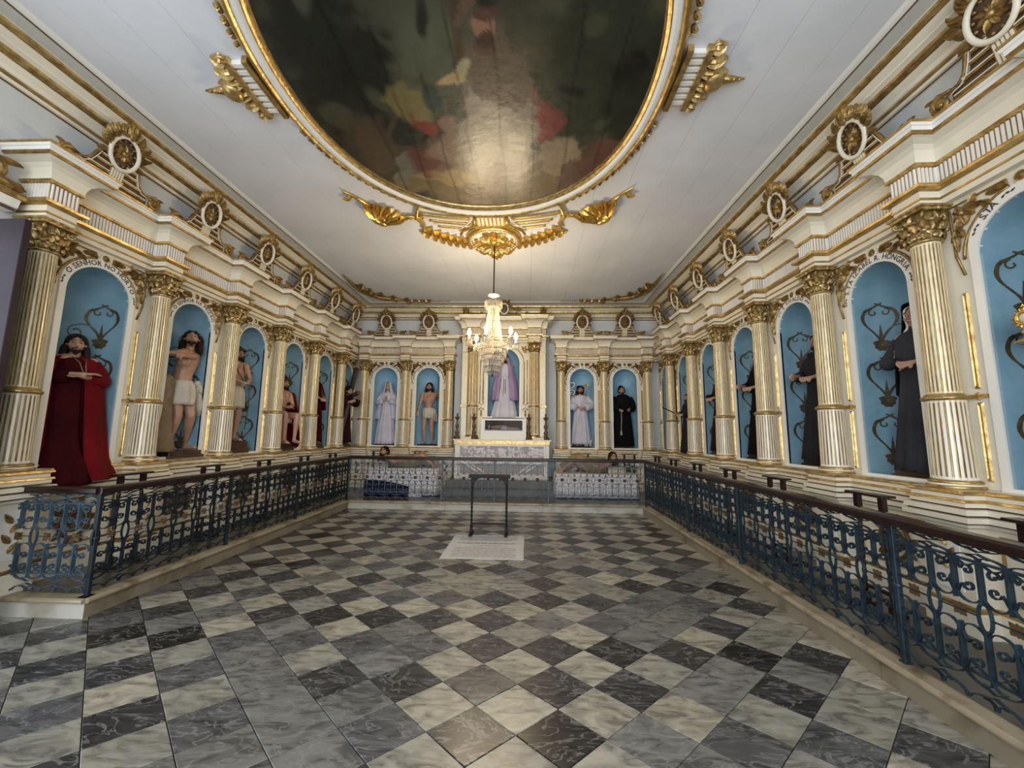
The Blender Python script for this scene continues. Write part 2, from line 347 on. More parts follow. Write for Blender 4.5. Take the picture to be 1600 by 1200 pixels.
OVERRIDE = {(-13,4):'K',(-11,4):'K',(-14,3):'c',(-12,3):'c',(-10,3):'c',(-13,2):'D',(-11,2):'D',(-9,2):'G',(-12,1):'c',(-10,1):'C',(-8,1):'c',(-11,0):'G',(-9,0):'D',(-7,0):'G',(-10,-1):'c',(-8,-1):'c',(-6,-1):'g',(-14,5):'G',(-13,6):'D',(-12,5):'g',(-11,6):'g',(-13,8):'D',(-10,5):'C',(-9,4):'G',(-8,3):'g',(-7,2):'g',(-15,2):'D',(-14,1):'c',(-15,4):'D',(-13,14):'K',(-13,16):'K',(-11,12):'K',(-12,13):'C',(-12,15):'c',(-12,11):'c',(-10,11):'C',(-10,13):'g',(-9,10):'g',(-10,9):'c',(-9,8):'D',(-10,7):'C',(-9,6):'D',(-7,6):'K',(-7,8):'D',(-8,13):'C',(-9,14):'D',(-6,7):'C',(-6,9):'c',(-5,6):'K',(-5,10):'D',(-5,8):'G',(-3,8):'G',(-4,7):'C',(-3,6):'D',(-2,7):'C',(-1,8):'D',(-1,6):'D',(0,7):'C',(-2,5):'C',(-2,9):'c',(-1,12):'D',(1,10):'K',(1,14):'D',(-1,10):'c',(0,11):'g',(-2,11):'c',(-3,10):'c',(-5,12):'D',(-6,11):'c',(-7,12):'G',(-6,5):'C',(-5,4):'G',(-4,5):'g',(-3,4):'G',(-4,3):'g',(-7,4):'G',(-6,3):'c',(-8,5):'g',(-5,2):'D',(-6,1):'g',(-4,1):'g',(-3,2):'D',(-2,3):'C',(-1,4):'D',(0,5):'c',(0,3):'C',(-1,2):'G',(-2,1):'C',(-3,0):'G',(-5,0):'g',(-1,0):'D',(0,1):'C',(1,2):'D',(1,4):'D',(2,5):'C',(2,3):'C',(1,0):'K',(2,1):'C',(-2,-1):'c',(0,-1):'c',(3,2):'D',(3,4):'K',(2,7):'c',(1,6):'g',(3,8):'D',(2,11):'c',(3,12):'D',(3,10):'g',(4,9):'c',(5,10):'K',(2,9):'c',(4,7):'g',(4,11):'C',(5,14):'D',(5,12):'G',(5,16):'D',(4,15):'c',(3,14):'g',(2,15):'c',(1,12):'D',(-4,-1):'g',(3,0):'g',(9,16):'D',(9,14):'D',(8,15):'c',(8,13):'g',(8,17):'c',(7,10):'D',(9,10):'K',(6,9):'g',(8,9):'c',(7,8):'G',(6,7):'g',(7,6):'D',(6,5):'C',(8,5):'c',(5,4):'D',(7,4):'K',(6,3):'g',(9,6):'c',(9,4):'D',(8,3):'g',(7,2):'D',(5,2):'g',(4,1):'C',(6,1):'c',(5,0):'G',(7,0):'G',(8,1):'c',(4,3):'c',(5,6):'g',(4,5):'g',(9,2):'c',(9,12):'g',(4,-1):'g'}
tiles = []
for i in range(-30, 24):
    for j in range(-22, 30):
        if (i+j) % 2: continue
        x, y = X0+HX*(i+0), Y0+HY*(j+1)
        if not (KL-0.9 < x < KR+0.15 and -2.0 < y < KF+0.12): continue
        if x < KL-0.12 and y > KN+0.1: continue
        tiles.append((abs(y-2.3)+0.55*abs(x+0.3) if y > 1.0 else 50-y, x, y, i, j))
tiles.sort()
rest = MB()
for n, (k, x, y, i, j) in enumerate(tiles):
    rr = random.Random(i*131+j*17+5)
    row = (j+1) % 2
    tone = rr.choices(TONES_D, (3, 4, 4, 3, 2))[0] if row == 0 else rr.choices(TONES_L, (2, 4, 4, 4, 3))[0]
    ov = OVERRIDE.get((i, j+1))
    if ov: q = rr.uniform(.78, .98); tone = tuple(a*q for a in TONE[ov])
    if n < 300:
        o = link('tile', tme, floor, (x, y, 0)); o.color = (*tone, 1)
    else:
        rest.add([(x+p[0], y+p[1], -0.0002) for p in o8], [(0, 1, 2, 3)], 0 if row == 0 else 1)
M['farD'] = mat('far_dark_marble', (0.10, 0.097, 0.09), 0.28, c2=(0.03, 0.03, 0.03), scale=1.3, lo=0.4, hi=0.6)
M['farL'] = mat('far_pale_marble', (0.40, 0.375, 0.31), 0.28, c2=(0.23, 0.22, 0.19), scale=1.3, lo=0.35, hi=0.6)
tag(rest.build('far_tiles', ['farD', 'farL'], floor), kind='stuff')
# raised floor behind the railings
PZ = 0.15
p = MB()
p.box((-5.02, KN+0.05, -0.01), (KL-0.05, YF+0.5, PZ)); p.box((KR+0.05, -2.3, -0.01), (3.9, YF+0.5, PZ)); p.box((KL-0.05, KF+0.05, -0.01), (KR+0.05, YF+0.5, PZ))
tag(p.build('floor', 'slab'), kind='structure')
def kerb_run(name, a, b, nrm, pieces):
    """a, b: ends of the kerb line; nrm: unit vector towards the room"""
    root = tag(link(name, None), kind='structure')
    a, b, nv = Vector(a), Vector(b), Vector(nrm); d = (b-a)
    for i in range(pieces):
        q0, q1 = a+d*(i/pieces), a+d*((i+1)/pieces); e = d.normalized()*0.002
        for nm, prof, m in (('riser_stone', [(0, 0), (0, 0.115), (-0.055, 0.115), (-0.055, 0)], 'kerb'),
                            ('nosing_stone', [(-0.085, 0.115), (0.012, 0.115), (0.026, 0.122), (0.03, 0.134), (0.026, 0.148), (0.012, 0.156), (-0.085, 0.156)], 'kerbtop')):
            mb = MB()
            rings = [[(P.x+nv.x*o, P.y+nv.y*o, z) for o, z in prof] for P in (q0+e, q1-e)]
            mb.loft(rings, 0, False); mb.build(nm, 'kerblit' if m == 'kerb' and nrm[1] else m, root)
    return root
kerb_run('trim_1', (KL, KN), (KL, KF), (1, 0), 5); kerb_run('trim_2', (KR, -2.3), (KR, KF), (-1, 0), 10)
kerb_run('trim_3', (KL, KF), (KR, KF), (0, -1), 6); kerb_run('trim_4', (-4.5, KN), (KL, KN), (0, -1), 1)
# ------------------------------------------------------------------ swept mouldings
def sweep(mb, path, prof, mats):
    """path: 2D points; prof: (offset to the right of the path, z, material of the band that ends here)"""
    P = [Vector(q) for q in path]; k = len(P); mit = []
    for i in range(k):
        n1 = n2 = None
        if i > 0: d = (P[i]-P[i-1]).normalized(); n1 = Vector((d.y, -d.x))
        if i < k-1: d = (P[i+1]-P[i]).normalized(); n2 = Vector((d.y, -d.x))
        if n1 is None: m = n2
        elif n2 is None: m = n1
        else: m = (n1+n2); m = m/max(0.2, (1+n1.dot(n2)))
        mit.append(m)
    q = len(prof); vs = [(P[i].x+mit[i].x*o, P[i].y+mit[i].y*o, z) for i in range(k) for o, z, _ in prof]; base = len(mb.v)
    mb.add(vs, [])
    for i in range(k-1):
        for j in range(q-1):
            mb.f.append((base+i*q+j, base+(i+1)*q+j, base+(i+1)*q+j+1, base+i*q+j+1)); mb.m.append(mats.index(prof[j+1][2])); mb.sm.append(False)
CR = [(0, 4.43, 'cream'), (.02, 4.43, 'cream'), (.02, 4.448, 'brown'), (.04, 4.452, 'cream'), (.05, 4.472, 'cream'), (.065, 4.476, 'goldline'), (.065, 4.498, 'goldline'),
      (.08, 4.50, 'cream'), (.10, 4.53, 'cream'), (.15, 4.565, 'cream'), (.16, 4.57, 'agold'), (.20, 4.585, 'gold'), (.205, 4.612, 'gold'), (.21, 4.615, 'cream'),
      (.25, 4.628, 'cream'), (.255, 4.635, 'cream'), (.32, 4.665, 'cream'), (.33, 4.668, 'agold'), (.37, 4.68, 'gold'), (.375, 4.702, 'gold'), (.38, 4.704, 'cream'),
      (.385, 4.708, 'cove'), (.49, 4.728, 'cove'), (.495, 4.730, 'brown'), (.50, 4.738, 'brown'), (.53, 4.744, 'white'), (.56, 4.757, 'white')]
cm = ['cream', 'brown', 'goldline', 'agold', 'gold', 'cove', 'white']
mb = MB(); sweep(mb, [(XL, -2.3), (XL, YF), (XR, YF), (XR, -2.3)], CR, cm); tag(mb.build('trim_5', cm), kind='structure')
ENT_A = [(-.12, 3.33, 'cream'), (0, 3.33, 'cream'), (0, 3.375, 'cream'), (.008, 3.378, 'goldline'), (.012, 3.39, 'goldline'), (.004, 3.394, 'cream'), (.006, 3.445, 'cream'),
         (.03, 3.452, 'goldline'), (.055, 3.462, 'gold'), (.06, 3.485, 'gold'), (.03, 3.495, 'agold'), (0, 3.50, 'agold')]
ENT_F = [(0, 3.50, 'goldline'), (0, 3.655, 'goldline')]
ENT_C = [(0, 3.655, 'gold'), (.025, 3.662, 'gold'), (.028, 3.682, 'gold'), (.02, 3.686, 'white'), (.022, 3.70, 'cream'), (.028, 3.735, 'cream'), (.045, 3.775, 'cream'), (.075, 3.805, 'cream'),
         (.125, 3.823, 'cream'), (.145, 3.826, 'white'), (.147, 3.829, 'gold'), (.16, 3.833, 'gold'), (.166, 3.852, 'agold'), (.167, 3.856, 'white'), (.168, 3.882, 'white'), (.178, 3.886, 'white'), (.182, 3.908, 'white'),
         (.186, 3.91, 'agold'), (.190, 3.926, 'gold'), (.186, 3.93, 'agold'), (-.14, 3.93, 'cream')]
BASE = [(-.16, 1.135, 'cream'), (.045, 1.135, 'cream'), (.058, 1.13, 'gold'), (.062, 1.112, 'gold'), (.045, 1.104, 'agold'), (.04, 1.100, 'cream'), (.042, 1.075, 'cream'), (.06, 1.07, 'gold'), (.064, 1.055, 'gold'),
        (.05, 1.05, 'cream'), (.05, 1.022, 'cream'), (.045, 1.018, 'brown'), (.045, 1.010, 'brown'), (.075, 1.006, 'cream'), (.078, 0.972, 'cream'), (.06, 0.968, 'brown'), (.06, 0.958, 'brown'), (.085, 0.955, 'cream'),
        (.085, 0.92, 'cream'), (.05, 0.915, 'brown'), (.045, 0.905, 'brown'), (.045, 0.885, 'cream'), (.0, 0.87, 'cream'), (0, 0.34, 'cream'), (.02, 0.33, 'goldline'), (.02, 0.31, 'goldline'), (.035, 0.30, 'cream'), (.035, 0.15, 'cream')]
EM = ['cream', 'white', 'gold', 'agold', 'goldline', 'brown']
def steps(cols, hw, d0, d1, s0, s1, open0, open1):
    """plan line that breaks forward over every column (local X, -d)"""
    pts = []
    if open0: pts += [(cols[0]-hw, 0), (cols[0]-hw, -d1)]
    else: pts += [(s0, -d0), (cols[0]-hw, -d0), (cols[0]-hw, -d1)]
    for i, x in enumerate(cols):
        pts.append((x+hw, -d1))
        if i < len(cols)-1: pts += [(x+hw, -d0), (cols[i+1]-hw, -d0), (cols[i+1]-hw, -d1)]
    pts += [(cols[-1]+hw, 0)] if open1 else [(cols[-1]+hw, -d0), (s1, -d0)]
    return pts
WALLS = {'left': ('left', [y for y in COLS['left']], XL, 9.93, True, False, 'left wall'),
         'right': ('right', sorted(-y for y in COLS['right']), -9.93, 0, False, True, 'right wall'),
         'farL': ('far', COLS['farL'], XL, 0, False, True, 'far wall left of the altar'),
         'farR': ('far', COLS['farR'], 0, XR, True, False, 'far wall right of the altar')}
ORG = {'left': (XL, 0, 0), 'right': (XR, 0, 0), 'far': (0, YF, 0)}
for key, (side, cols, s0, s1, o0, o1, txt) in WALLS.items():
    root = thing('entablature', 'cream and gold entablature with fluted frieze along the '+txt, 'entablature', ORG[side], RZ[side])
    pe = steps(cols, 0.112, 0.12, 0.27, s0, s1, o0, o1)
    for nm, pr in (('architrave', ENT_A), ('frieze', ENT_F), ('cornice', ENT_C)):
        mb = MB(); sweep(mb, pe, pr, EM); mb.build(nm, EM, root)
    mb = MB()
    for a, b in zip(pe[:-1], pe[1:]):
        d = Vector((b[0]-a[0], b[1]-a[1])); L_ = d.length
        if L_ < 0.1: continue
        d.normalize(); n = Vector((d.y, -d.x)); k = max(3, int(round(L_/0.031))); pw = L_/k
        for i in range(k):
            c0 = Vector(a)+d*(pw*(i+0.5)); h = pw*0.29
            e = [c0-d*h, c0+d*h, c0+d*h*0.6+n*0.010, c0-d*h*0.6+n*0.010]
            lo, hi = 3.508, 3.650
            mb.add([(q.x, q.y, lo) for q in e]+[(q.x, q.y, hi) for q in e], [(0, 1, 5, 4), (1, 2, 6, 5), (2, 3, 7, 6), (3, 0, 4, 7), (4, 5, 6, 7), (3, 2, 1, 0)])
    tag(mb.build('frieze_flutes', 'white', root), kind='stuff')
    root = thing('dado', 'cream panelled dado with gilt mouldings under niches, '+txt, 'dado', ORG[side], RZ[side])
    pb = steps(cols, 0.15, 0.13, 0.27, s0, s1, o0, o1)
    mb = MB(); sweep(mb, pb, BASE, EM); mb.build('dado_body', EM, root)
    allc = list(cols)
    for i in range(len(allc)-1):
        m_ = (allc[i]+allc[i+1])/2; h = (allc[i+1]-allc[i])/2-0.22
        mb = MB(); y = -0.135
        for a, b in (((m_-h, .40), (m_+h, .415)), ((m_-h, .82), (m_+h, .835)), ((m_-h, .415), (m_-h+.015, .82)), ((m_+h-.015, .415), (m_+h, .82))):
            mb.box((a[0], y-.012, a[1]), (b[0], y, b[1]))
        mb.build('panel_frame', 'goldline', root)
        mb = MB(); mb.ringxz(m_, .615, .135, .15, .016, y-.012, 0, 20, 5)
        for q in range(10):
            a = 2*PI*q/10; mb.leaf(m_+.135*math.cos(a), .615+.15*math.sin(a), a+0.5, .085, .06, y-.008, .02, -0.8)
        for q in range(6): mb.leaf(m_, .615, 2*PI*q/6, .09, .05, y-.008, .02, 0.5)
        mb.ringxz(m_, .615, .075, .085, .02, y-.014, 0, 16, 5); mb.build('wreath', 'bronze', root)
    for x in allc:
        mb = MB(); y = -.272
        mb.box((x-.085, y-.008, .42), (x+.085, y, .82), 0)
        for q in range(4):
            mb.leaf(x, .48+q*.08, PI/2+0.6*(1 if q % 2 else -1), .10, .05, y-.012, .015, 0, 1)
        mb.build('pedestal_panel', ['white', 'agold'], root)
# ------------------------------------------------------------------ columns
def column_meshes():
    def fl(a, z): return 1.0
    nf = 24
    def shaft(r0, r1, z0, z1, ridge):
        mb = MB(); n = nf*4
        prof = [(z0, r0, 0), (z0+.02, r0, 1), (z1-.02, r1, 1), (z1, r1, 0)]; rings = []
        for z, r, on in prof:
            ring = []
            for k in range(n):
                a = 2*PI*(k//4+(0, .56, .66, .90)[k % 4])/nf; ph = k % 4
                rr = r*(0.90 if (on and ph in (2, 3)) else 1.0); ring.append((rr*math.cos(a), rr*math.sin(a), z))
            rings.append(ring)
        o = len(mb.v); mb.add([p for q in rings for p in q], [])
        for i in range(3):
            for k in range(n):
                k2 = (k+1) % n; mb.f.append((i*n+k, i*n+k2, (i+1)*n+k2, (i+1)*n+k)); mb.m.append(0 if (k % 4 == 0 or i != 1) else 1); mb.sm.append(False)
        return mb.mesh('shaft', [ridge, 'groove'])
    lower = shaft(.122, .112, 1.20, 1.79, 'ridge_pale'); upper = shaft(.096, .088, 1.835, 3.05, 'ridge')
    mb = MB(); mb.lathe([(.13, 1.135), (.155, 1.137), (.158, 1.15), (.15, 1.160), (.138, 1.163), (.142, 1.172), (.148, 1.182), (.140, 1.192), (.122, 1.20)], 24, mats=[0, 0, 0, 1, 1, 0, 0, 0]); basem = mb.mesh('base', ['gold', 'cream'])
    mb = MB(); mb.lathe([(.112, 1.785), (.128, 1.79), (.135, 1.805), (.13, 1.815), (.115, 1.82), (.112, 1.83), (.100, 1.84)], 24); ringm = mb.mesh('ring', ['gold'])
    mb = MB(); mb.lathe([(.092, 3.045), (.105, 3.05), (.108, 3.062), (.098, 3.07), (.10, 3.10), (.105, 3.2), (.125, 3.285)], 16)
    for row, (z, rr, n, ln) in enumerate(((3.07, .103, 8, .085), (3.135, .108, 8, .10))):
        for k in range(n):
            a = 2*PI*(k+0.5*row)/n
            mb.T = Matrix.Rotation(a, 4, 'Z') @ Matrix.Translation((0, -rr, 0))
            mb.leaf(0, z, PI/2, ln*0.75, .075, 0, .018, 0)
            mb.sphere((0, -.024, z+ln*.78), (.026, .018, .015), 6, 4)
    for k in range(4):
        a = PI/4+k*PI/2; mb.T = Matrix.Rotation(a, 4, 'Z') @ Matrix.Translation((0, -.150, 0)) @ Matrix.Rotation(PI/2, 4, 'Z')
        mb.scroll(0, 3.262, 0.8, .034, 1.2, .014, 0, 0, -1)
        mb.T = Matrix.Rotation(a, 4, 'Z') @ Matrix.Translation((0, -.115, 0)); mb.leaf(0, 3.16, PI/2, .10, .05, 0, .02)
        mb.T = Matrix.Rotation(k*PI/2, 4, 'Z'); mb.sphere((0, -.135, 3.30), (.024, .014, .02), 6, 4); mb.leaf(-.01, 3.22, PI/2+.4, .06, .03, -.12, .012); mb.leaf(.01, 3.22, PI/2-.4, .06, .03, -.12, .012)
    mb.T = None
    mb.box((-.135, -.135, 3.29), (.135, .135, 3.312)); mb.box((-.148, -.148, 3.312), (.148, .148, 3.33))
    capm = mb.mesh('capital', ['capgold'])
    return [('base', basem), ('lower_shaft', lower), ('ring', ringm), ('upper_shaft', upper), ('capital', capm)]
CM = column_meshes()
ORD = ['first', 'second', 'third', 'fourth', 'fifth', 'sixth', 'seventh', 'eighth', 'ninth']
def column(side, s, label):
    t = thing('column', label, 'column', at(side, s, .16), RZ[side], 'fluted columns between the niches')
    for nm, me in CM: link(nm, me, t)
    return t
for i, y in enumerate(COLS['left']): column('left', y, 'fluted gilded column on the left wall, %s from the open door' % ORD[i])
nR = len(COLS['right'])
for i, y in enumerate(COLS['right']): column('right', y, 'fluted gilded column on the right wall, %s from the far corner' % ORD[nR-1-i])
for i, x in enumerate(COLS['farL']): column('far', x, 'fluted gilded column on the far wall left of the altar, %s from the left corner' % ORD[i])
for i, x in enumerate(COLS['farR']): column('far', x, 'fluted gilded column on the far wall right of the altar, %s from the altar' % ORD[i])
# ------------------------------------------------------------------ niches
NR, SPR, SILL, PD = .30, 2.85, 1.136, .06
def arch_pts(r, n=20): return [(r*math.cos(PI-PI*i/n), SPR+r*math.sin(PI*i/n)) for i in range(n+1)]
def panel_mesh(wd, R=NR, spr=SPR, sill=SILL, top=3.332, y=-PD, m='cream'):
    mb = MB(); h = wd/2; n = 24
    mb.add([(-h, y, sill), (-R, y, sill), (-R, y, spr), (-R, y, top), (-h, y, top), (-h, y, spr)], [(0, 1, 2, 5), (5, 2, 3, 4)])
    mb.add([(h, y, sill), (R, y, sill), (R, y, spr), (R, y, top), (h, y, top), (h, y, spr)], [(2, 1, 0, 5), (3, 2, 5, 4)])
    a = [(R*math.cos(PI-PI*i/n), spr+R*math.sin(PI*i/n)) for i in range(n+1)]
    vs = [(x, y, z) for x, z in a]+[(x, y, top) for x, z in a]
    mb.add(vs, [(i, i+1, n+2+i, n+1+i) for i in range(n)])
    return mb.mesh('panel', [m])
def shell_mesh(m, R=NR, spr=SPR, sill=SILL, y0=-PD, dep=.42):
    mb = MB(); n = 20; rings = []
    zs = [(sill, 1, 0)]+[(sill+(spr-sill)*i/4, 1, 0) for i in range(1, 5)]+[(spr+R*math.sin(PI/2*i/8), math.cos(PI/2*i/8), 1) for i in range(1, 9)]
    for z, c_, _ in zs:
        c_ = max(c_, .004)
        ring = [(R*c_, y0, z)]+[(R*c_*math.cos(PI*k/n), y0+.05*c_+(dep-.05)*c_*math.sin(PI*k/n), z) for k in range(n+1)]+[(-R*c_, y0, z)]
        rings.append(ring)
    mb.loft(rings, 0, True, cap=False, closed=False)
    mb.add([(x, y, z+.001) for x, y, z in rings[0]], [tuple(range(len(rings[0])))], 1)
    return mb.mesh('niche_shell', [m, 'cream'])
def frame_mesh(R=NR, spr=SPR, sill=SILL, wj=.055, wa=.078, y=-PD):
    mb = MB(); n = 24; pin = [(-R, sill)]+[(R*math.cos(PI-PI*i/n), spr+R*math.sin(PI*i/n)) for i in range(n+1)]+[(R, sill)]
    ro = lambda i: R+wj+(wa-wj)*min(1, i/4, (n-i)/4)
    pout = [(-R-wj, sill)]+[(ro(i)*math.cos(PI-PI*i/n), spr+ro(i)*math.sin(PI*i/n)) for i in range(n+1)]+[(R+wj, sill)]
    k = len(pin); y1 = y-.014
    vs = [(x, y1, z) for x, z in pin]+[(x, y1, z) for x, z in pout]+[(x, y+.02, z) for x, z in pin]+[(x, y, z) for x, z in pout]
    fs = []
    for i in range(k-1): fs += [(i, i+1, k+i+1, k+i), (i+1, i, 2*k+i, 2*k+i+1), (k+i, k+i+1, 3*k+i+1, 3*k+i)]
    mb.add(vs, fs)
    mb.box((-R-wj, y1-.004, sill), (R+wj, y+.02, sill+.028))
    return mb.mesh('niche_frame', ['white'])
def strip_mesh():
    mb = MB()
    for z0, z1 in ((1.195, 1.765), (1.865, 2.60)):
        x0, x1, y = .405, .445, -PD
        for dx, dy in ((0, .010),):
            mb.add([(x0, y, z0), (x1, y, z0), (x1, y, z1), (x0, y, z1), (x0+.008, y-.014, z0+.012), (x1-.008, y-.014, z0+.012), (x1-.008, y-.014, z1-.012), (x0+.008, y-.014, z1-.012),
                    (x0+.014, y-.006, z0+.03), (x1-.014, y-.006, z0+.03), (x1-.014, y-.006, z1-.03), (x0+.014, y-.006, z1-.03)],
                   [(0, 1, 5, 4), (1, 2, 6, 5), (2, 3, 7, 6), (3, 0, 4, 7), (4, 5, 9, 8), (5, 6, 10, 9), (6, 7, 11, 10), (7, 4, 8, 11), (8, 9, 10, 11)])
    mb.sphere((.425, -PD-.01, 1.81), (.024, .015, .03), 6, 4)
    mb.box((.36, -PD-.022, 1.795), (.49, -PD, 1.822))
    return mb
sr = strip_mesh(); stripR = sr.mesh('gilt_strip', ['gold'])
sl = MB(); sl.add([(-x, y, z) for x, y, z in sr.v], [tuple(reversed(f_)) for f_ in sr.f]); stripL = sl.mesh('gilt_strip', ['gold'])
def spandrel_mesh(R=NR, spr=SPR, top=3.29, xw=.455, sgn=1):
    mb = MB(); y = -PD-.006; ra = R+.092
    mb.tube([(sgn*ra*math.cos(a), y, spr+ra*math.sin(a)) for a in [0.0+1.38*i/12 for i in range(13)]], .011, 5)
    mb.tube([(sgn*(ra+.01), y, spr-.12), (sgn*(xw-.01), y, spr+.05), (sgn*xw, y, top), (sgn*.085, y, top), (sgn*.085, y, top-.045)], .0095, 4)
    a0 = 0.8; cxx, cz = sgn*.36, top-.085
    for a, l in ((PI*.9, .15), (PI*.75, .10), (-PI*.42, .16), (-PI*.25, .08), (PI*.3, .08), (PI*1.1, .09), (-PI*.6, .10)):
        mb.leaf(cxx, cz, (a if sgn > 0 else PI-a), l, .065, y, .03, 0.5*sgn)
    mb.sphere((cxx, y-.02, cz), .026, 7, 5)
    for x_, z_, a, l in ((.42, top-.05, PI*1.2, .09), (.30, top-.04, PI*.6, .07), (.40, top-.20, -PI*.35, .10), (.41, top-.20, -PI*.7, .08), (.25, top-.07, PI*1.15, .10), (.15, top-.03, PI, .08)): mb.leaf(sgn*x_, z_, a if sgn > 0 else PI-a, l, .055, y, .026, .5*sgn)
    mb.leaf(sgn*.20, top-.035, PI if sgn > 0 else 0, .10, .05, y, .025, -.4*sgn); mb.leaf(sgn*.42, spr+.25, -PI/2, .18, .05, y, .025, 0)
    return mb.mesh('spandrel_ornament', ['agold'])
spR, spL = spandrel_mesh(sgn=1), spandrel_mesh(sgn=-1)
mb = MB(); mb.lathe([(.0, .028), (.02, .026), (.028, .014), (.036, .016), (.046, .010), (.05, 0)], 14, mats=[0, 0, 0, 1, 1])
boss = MB(); boss.add([(x, -PD-z, 3.262+y) for x, y, z in mb.v], mb.f); boss.m = mb.m; boss.sm = mb.sm; bossm = boss.mesh('keystone_boss', ['agold', 'cream'])
# stencilled pattern
def spiral(cx, cz, a0, r0, turns, sgn, r1=.25, n=14): return [(cx+r0*(1-(i/n)*(1-r1))*math.cos(a0+sgn*turns*2*PI*i/n), cz+r0*(1-(i/n)*(1-r1))*math.sin(a0+sgn*turns*2*PI*i/n)) for i in range(n+1)]
def bez(p0, p1, p2, p3, n=10):
    return [tuple((1-t_)**3*a+3*(1-t_)**2*t_*b+3*(1-t_)*t_*t_*c_+t_**3*d for a, b, c_, d in zip(p0, p1, p2, p3)) for t_ in [i/n for i in range(n+1)]]
def stencil_mesh(rows=(2.50, 1.94, 1.38)):
    rib = []          # (points, widths)
    for z0 in rows:
        for u0 in (-.37, .37):
            for s in (1, -1):
                b1 = bez((u0, z0-.06), (u0+s*.03, z0+.08), (u0+s*.17, z0+.12), (u0+s*.125, z0+.24))
                b2 = bez((u0+s*.125, z0+.24), (u0+s*.10, z0+.31), (u0+s*.02, z0+.30), (u0, z0+.345))
                rib.append((b1, [.014, .012, .010, .008, .008, .008, .010, .013, .016, .017, .015])); rib.append((b2, [.015]*4+[.009]*7))
                rib.append((spiral(u0+s*.045, z0+.255, PI/2 if s > 0 else PI/2, .04, .9, -s, .3), [.007]*15))
                rib.append((bez((u0+s*.005, z0-.02), (u0+s*.06, z0+.12), (u0+s*.14, z0+.13), (u0+s*.20, z0+.10)), [.006]*11))
                for dz, a, l in ((-.07, .25, .07), (-.085, -.35, .06), (-.09, -1.1, .055)):
                    rib.append(([(u0+s*q*l*math.cos(a), z0+dz+q*l*math.sin(a)) for q in (0, .35, .7, 1)], [.02, .034, .026, .004]))
                rib.append((spiral(u0+s*.20, z0+.02, PI/2, .075, 1.15, -s, .35), [.006]*5+[.009]*10))
                rib.append((spiral(u0+s*.185, z0-.115, PI/2, .05, .8, s, .4), [.006]*8+[.016]*7))
            rib.append(([(u0, z0-.06), (u0, z0+.02), (u0, z0+.13)], [.022, .016, .002]))
            rib.append(([(u0-.03, z0+.352), (u0, z0+.335), (u0+.03, z0+.352)], [.006, .012, .006]))
    mb = MB(); R, dep, y0 = NR, .42, -PD
    def mp(u, z):
        tt = PI/2-u/.345; ins = .992
        return (R*ins*math.cos(tt), y0+.05+(dep-.05)*ins*math.sin(tt)-.0005, z)
    for pts, wd in rib:
        vs = []; k = len(pts)
        for i, (u, z) in enumerate(pts):
            a, b = pts[max(i-1, 0)], pts[min(i+1, k-1)]; dx, dz = b[0]-a[0], b[1]-a[1]; l = math.hypot(dx, dz) or 1; q = wd[min(i, len(wd)-1)]/2*1.9
            vs += [mp(u-dz/l*q, z+dx/l*q), mp(u+dz/l*q, z-dx/l*q)]
        ok = all(abs(p[0]) < .5 for p in vs) and max(abs(u) for u, z in pts) < .535 and max(z for u, z in pts) < 2.86
        if ok: mb.add(vs, [(2*i, 2*i+1, 2*i+3, 2*i+2) for i in range(k-1)])
    return mb.mesh('stencil_pattern', ['stencil'])
stm = stencil_mesh()
# lettering round the arches
def glyphs():
    cache = {}
    def get(ch):
        if ch not in cache:
            cu = bpy.data.curves.new('g', 'FONT'); cu.body = ch; cu.size = 1; cu.offset = .018; cu.extrude = 0; cu.resolution_u = 2
            o = bpy.data.objects.new('g', cu); COL.objects.link(o); bpy.context.view_layer.update()
            me = o.to_mesh(); vs = [tuple(v.co) for v in me.vertices]; fs = [tuple(p.vertices) for p in me.polygons]; o.to_mesh_clear()
            bpy.data.objects.remove(o); xs_ = [v[0] for v in vs] or [0, .3]; cache[ch] = (vs, fs, min(xs_), max(xs_))
        return cache[ch]
    return get
glyph = glyphs()
def letter_mesh(text, r=NR+.028, h=.052, spr=SPR, y=-PD-.0165, span=None, cen=PI/2, flourish=True):
    mb = MB(); wsum = 0; items = []
    for ch in text:
        if ch == ' ': items.append((None, .30)); wsum += .30; continue
        vs, fs, a, b = glyph(ch); wd = max(b-a, .1)+.11; items.append((ch, wd)); wsum += wd
    sc = h/.72; ang = wsum*sc/(r+h/2); sp_ = 1.0
    if span: sp_ = span/ang; ang = span
    a = cen+ang/2
    for ch, wd in items:
        da = wd*sc*sp_/(r+h/2)
        if ch:
            vs, fs, x0, x1 = glyph(ch); am = a-da/2; e = Vector((math.cos(am), math.sin(am))); tn = Vector((math.sin(am), -math.cos(am)))
            out = []
            for vx, vy, vz in vs:
                lx = (vx-(x0+x1)/2)*sc; ly = vy*sc; q = e*(r+ly)+tn*lx; out.append((q.x, y, spr+q.y))
            mb.add(out, fs)
        a -= da
    if flourish:
        for s in (1, -1):
            am = cen+s*(ang/2+.10)
            for k in range(3):
                a3 = am+s*k*.085; rr = r+h*.45+(.008 if k % 2 else -.004)
                mb.leaf(rr*math.cos(a3), spr+rr*math.sin(a3), a3+s*(PI/2+.35*(1 if k % 2 else -1)), .030, .016, y+.001, .002)
    return mb.mesh('lettering', ['letter'])
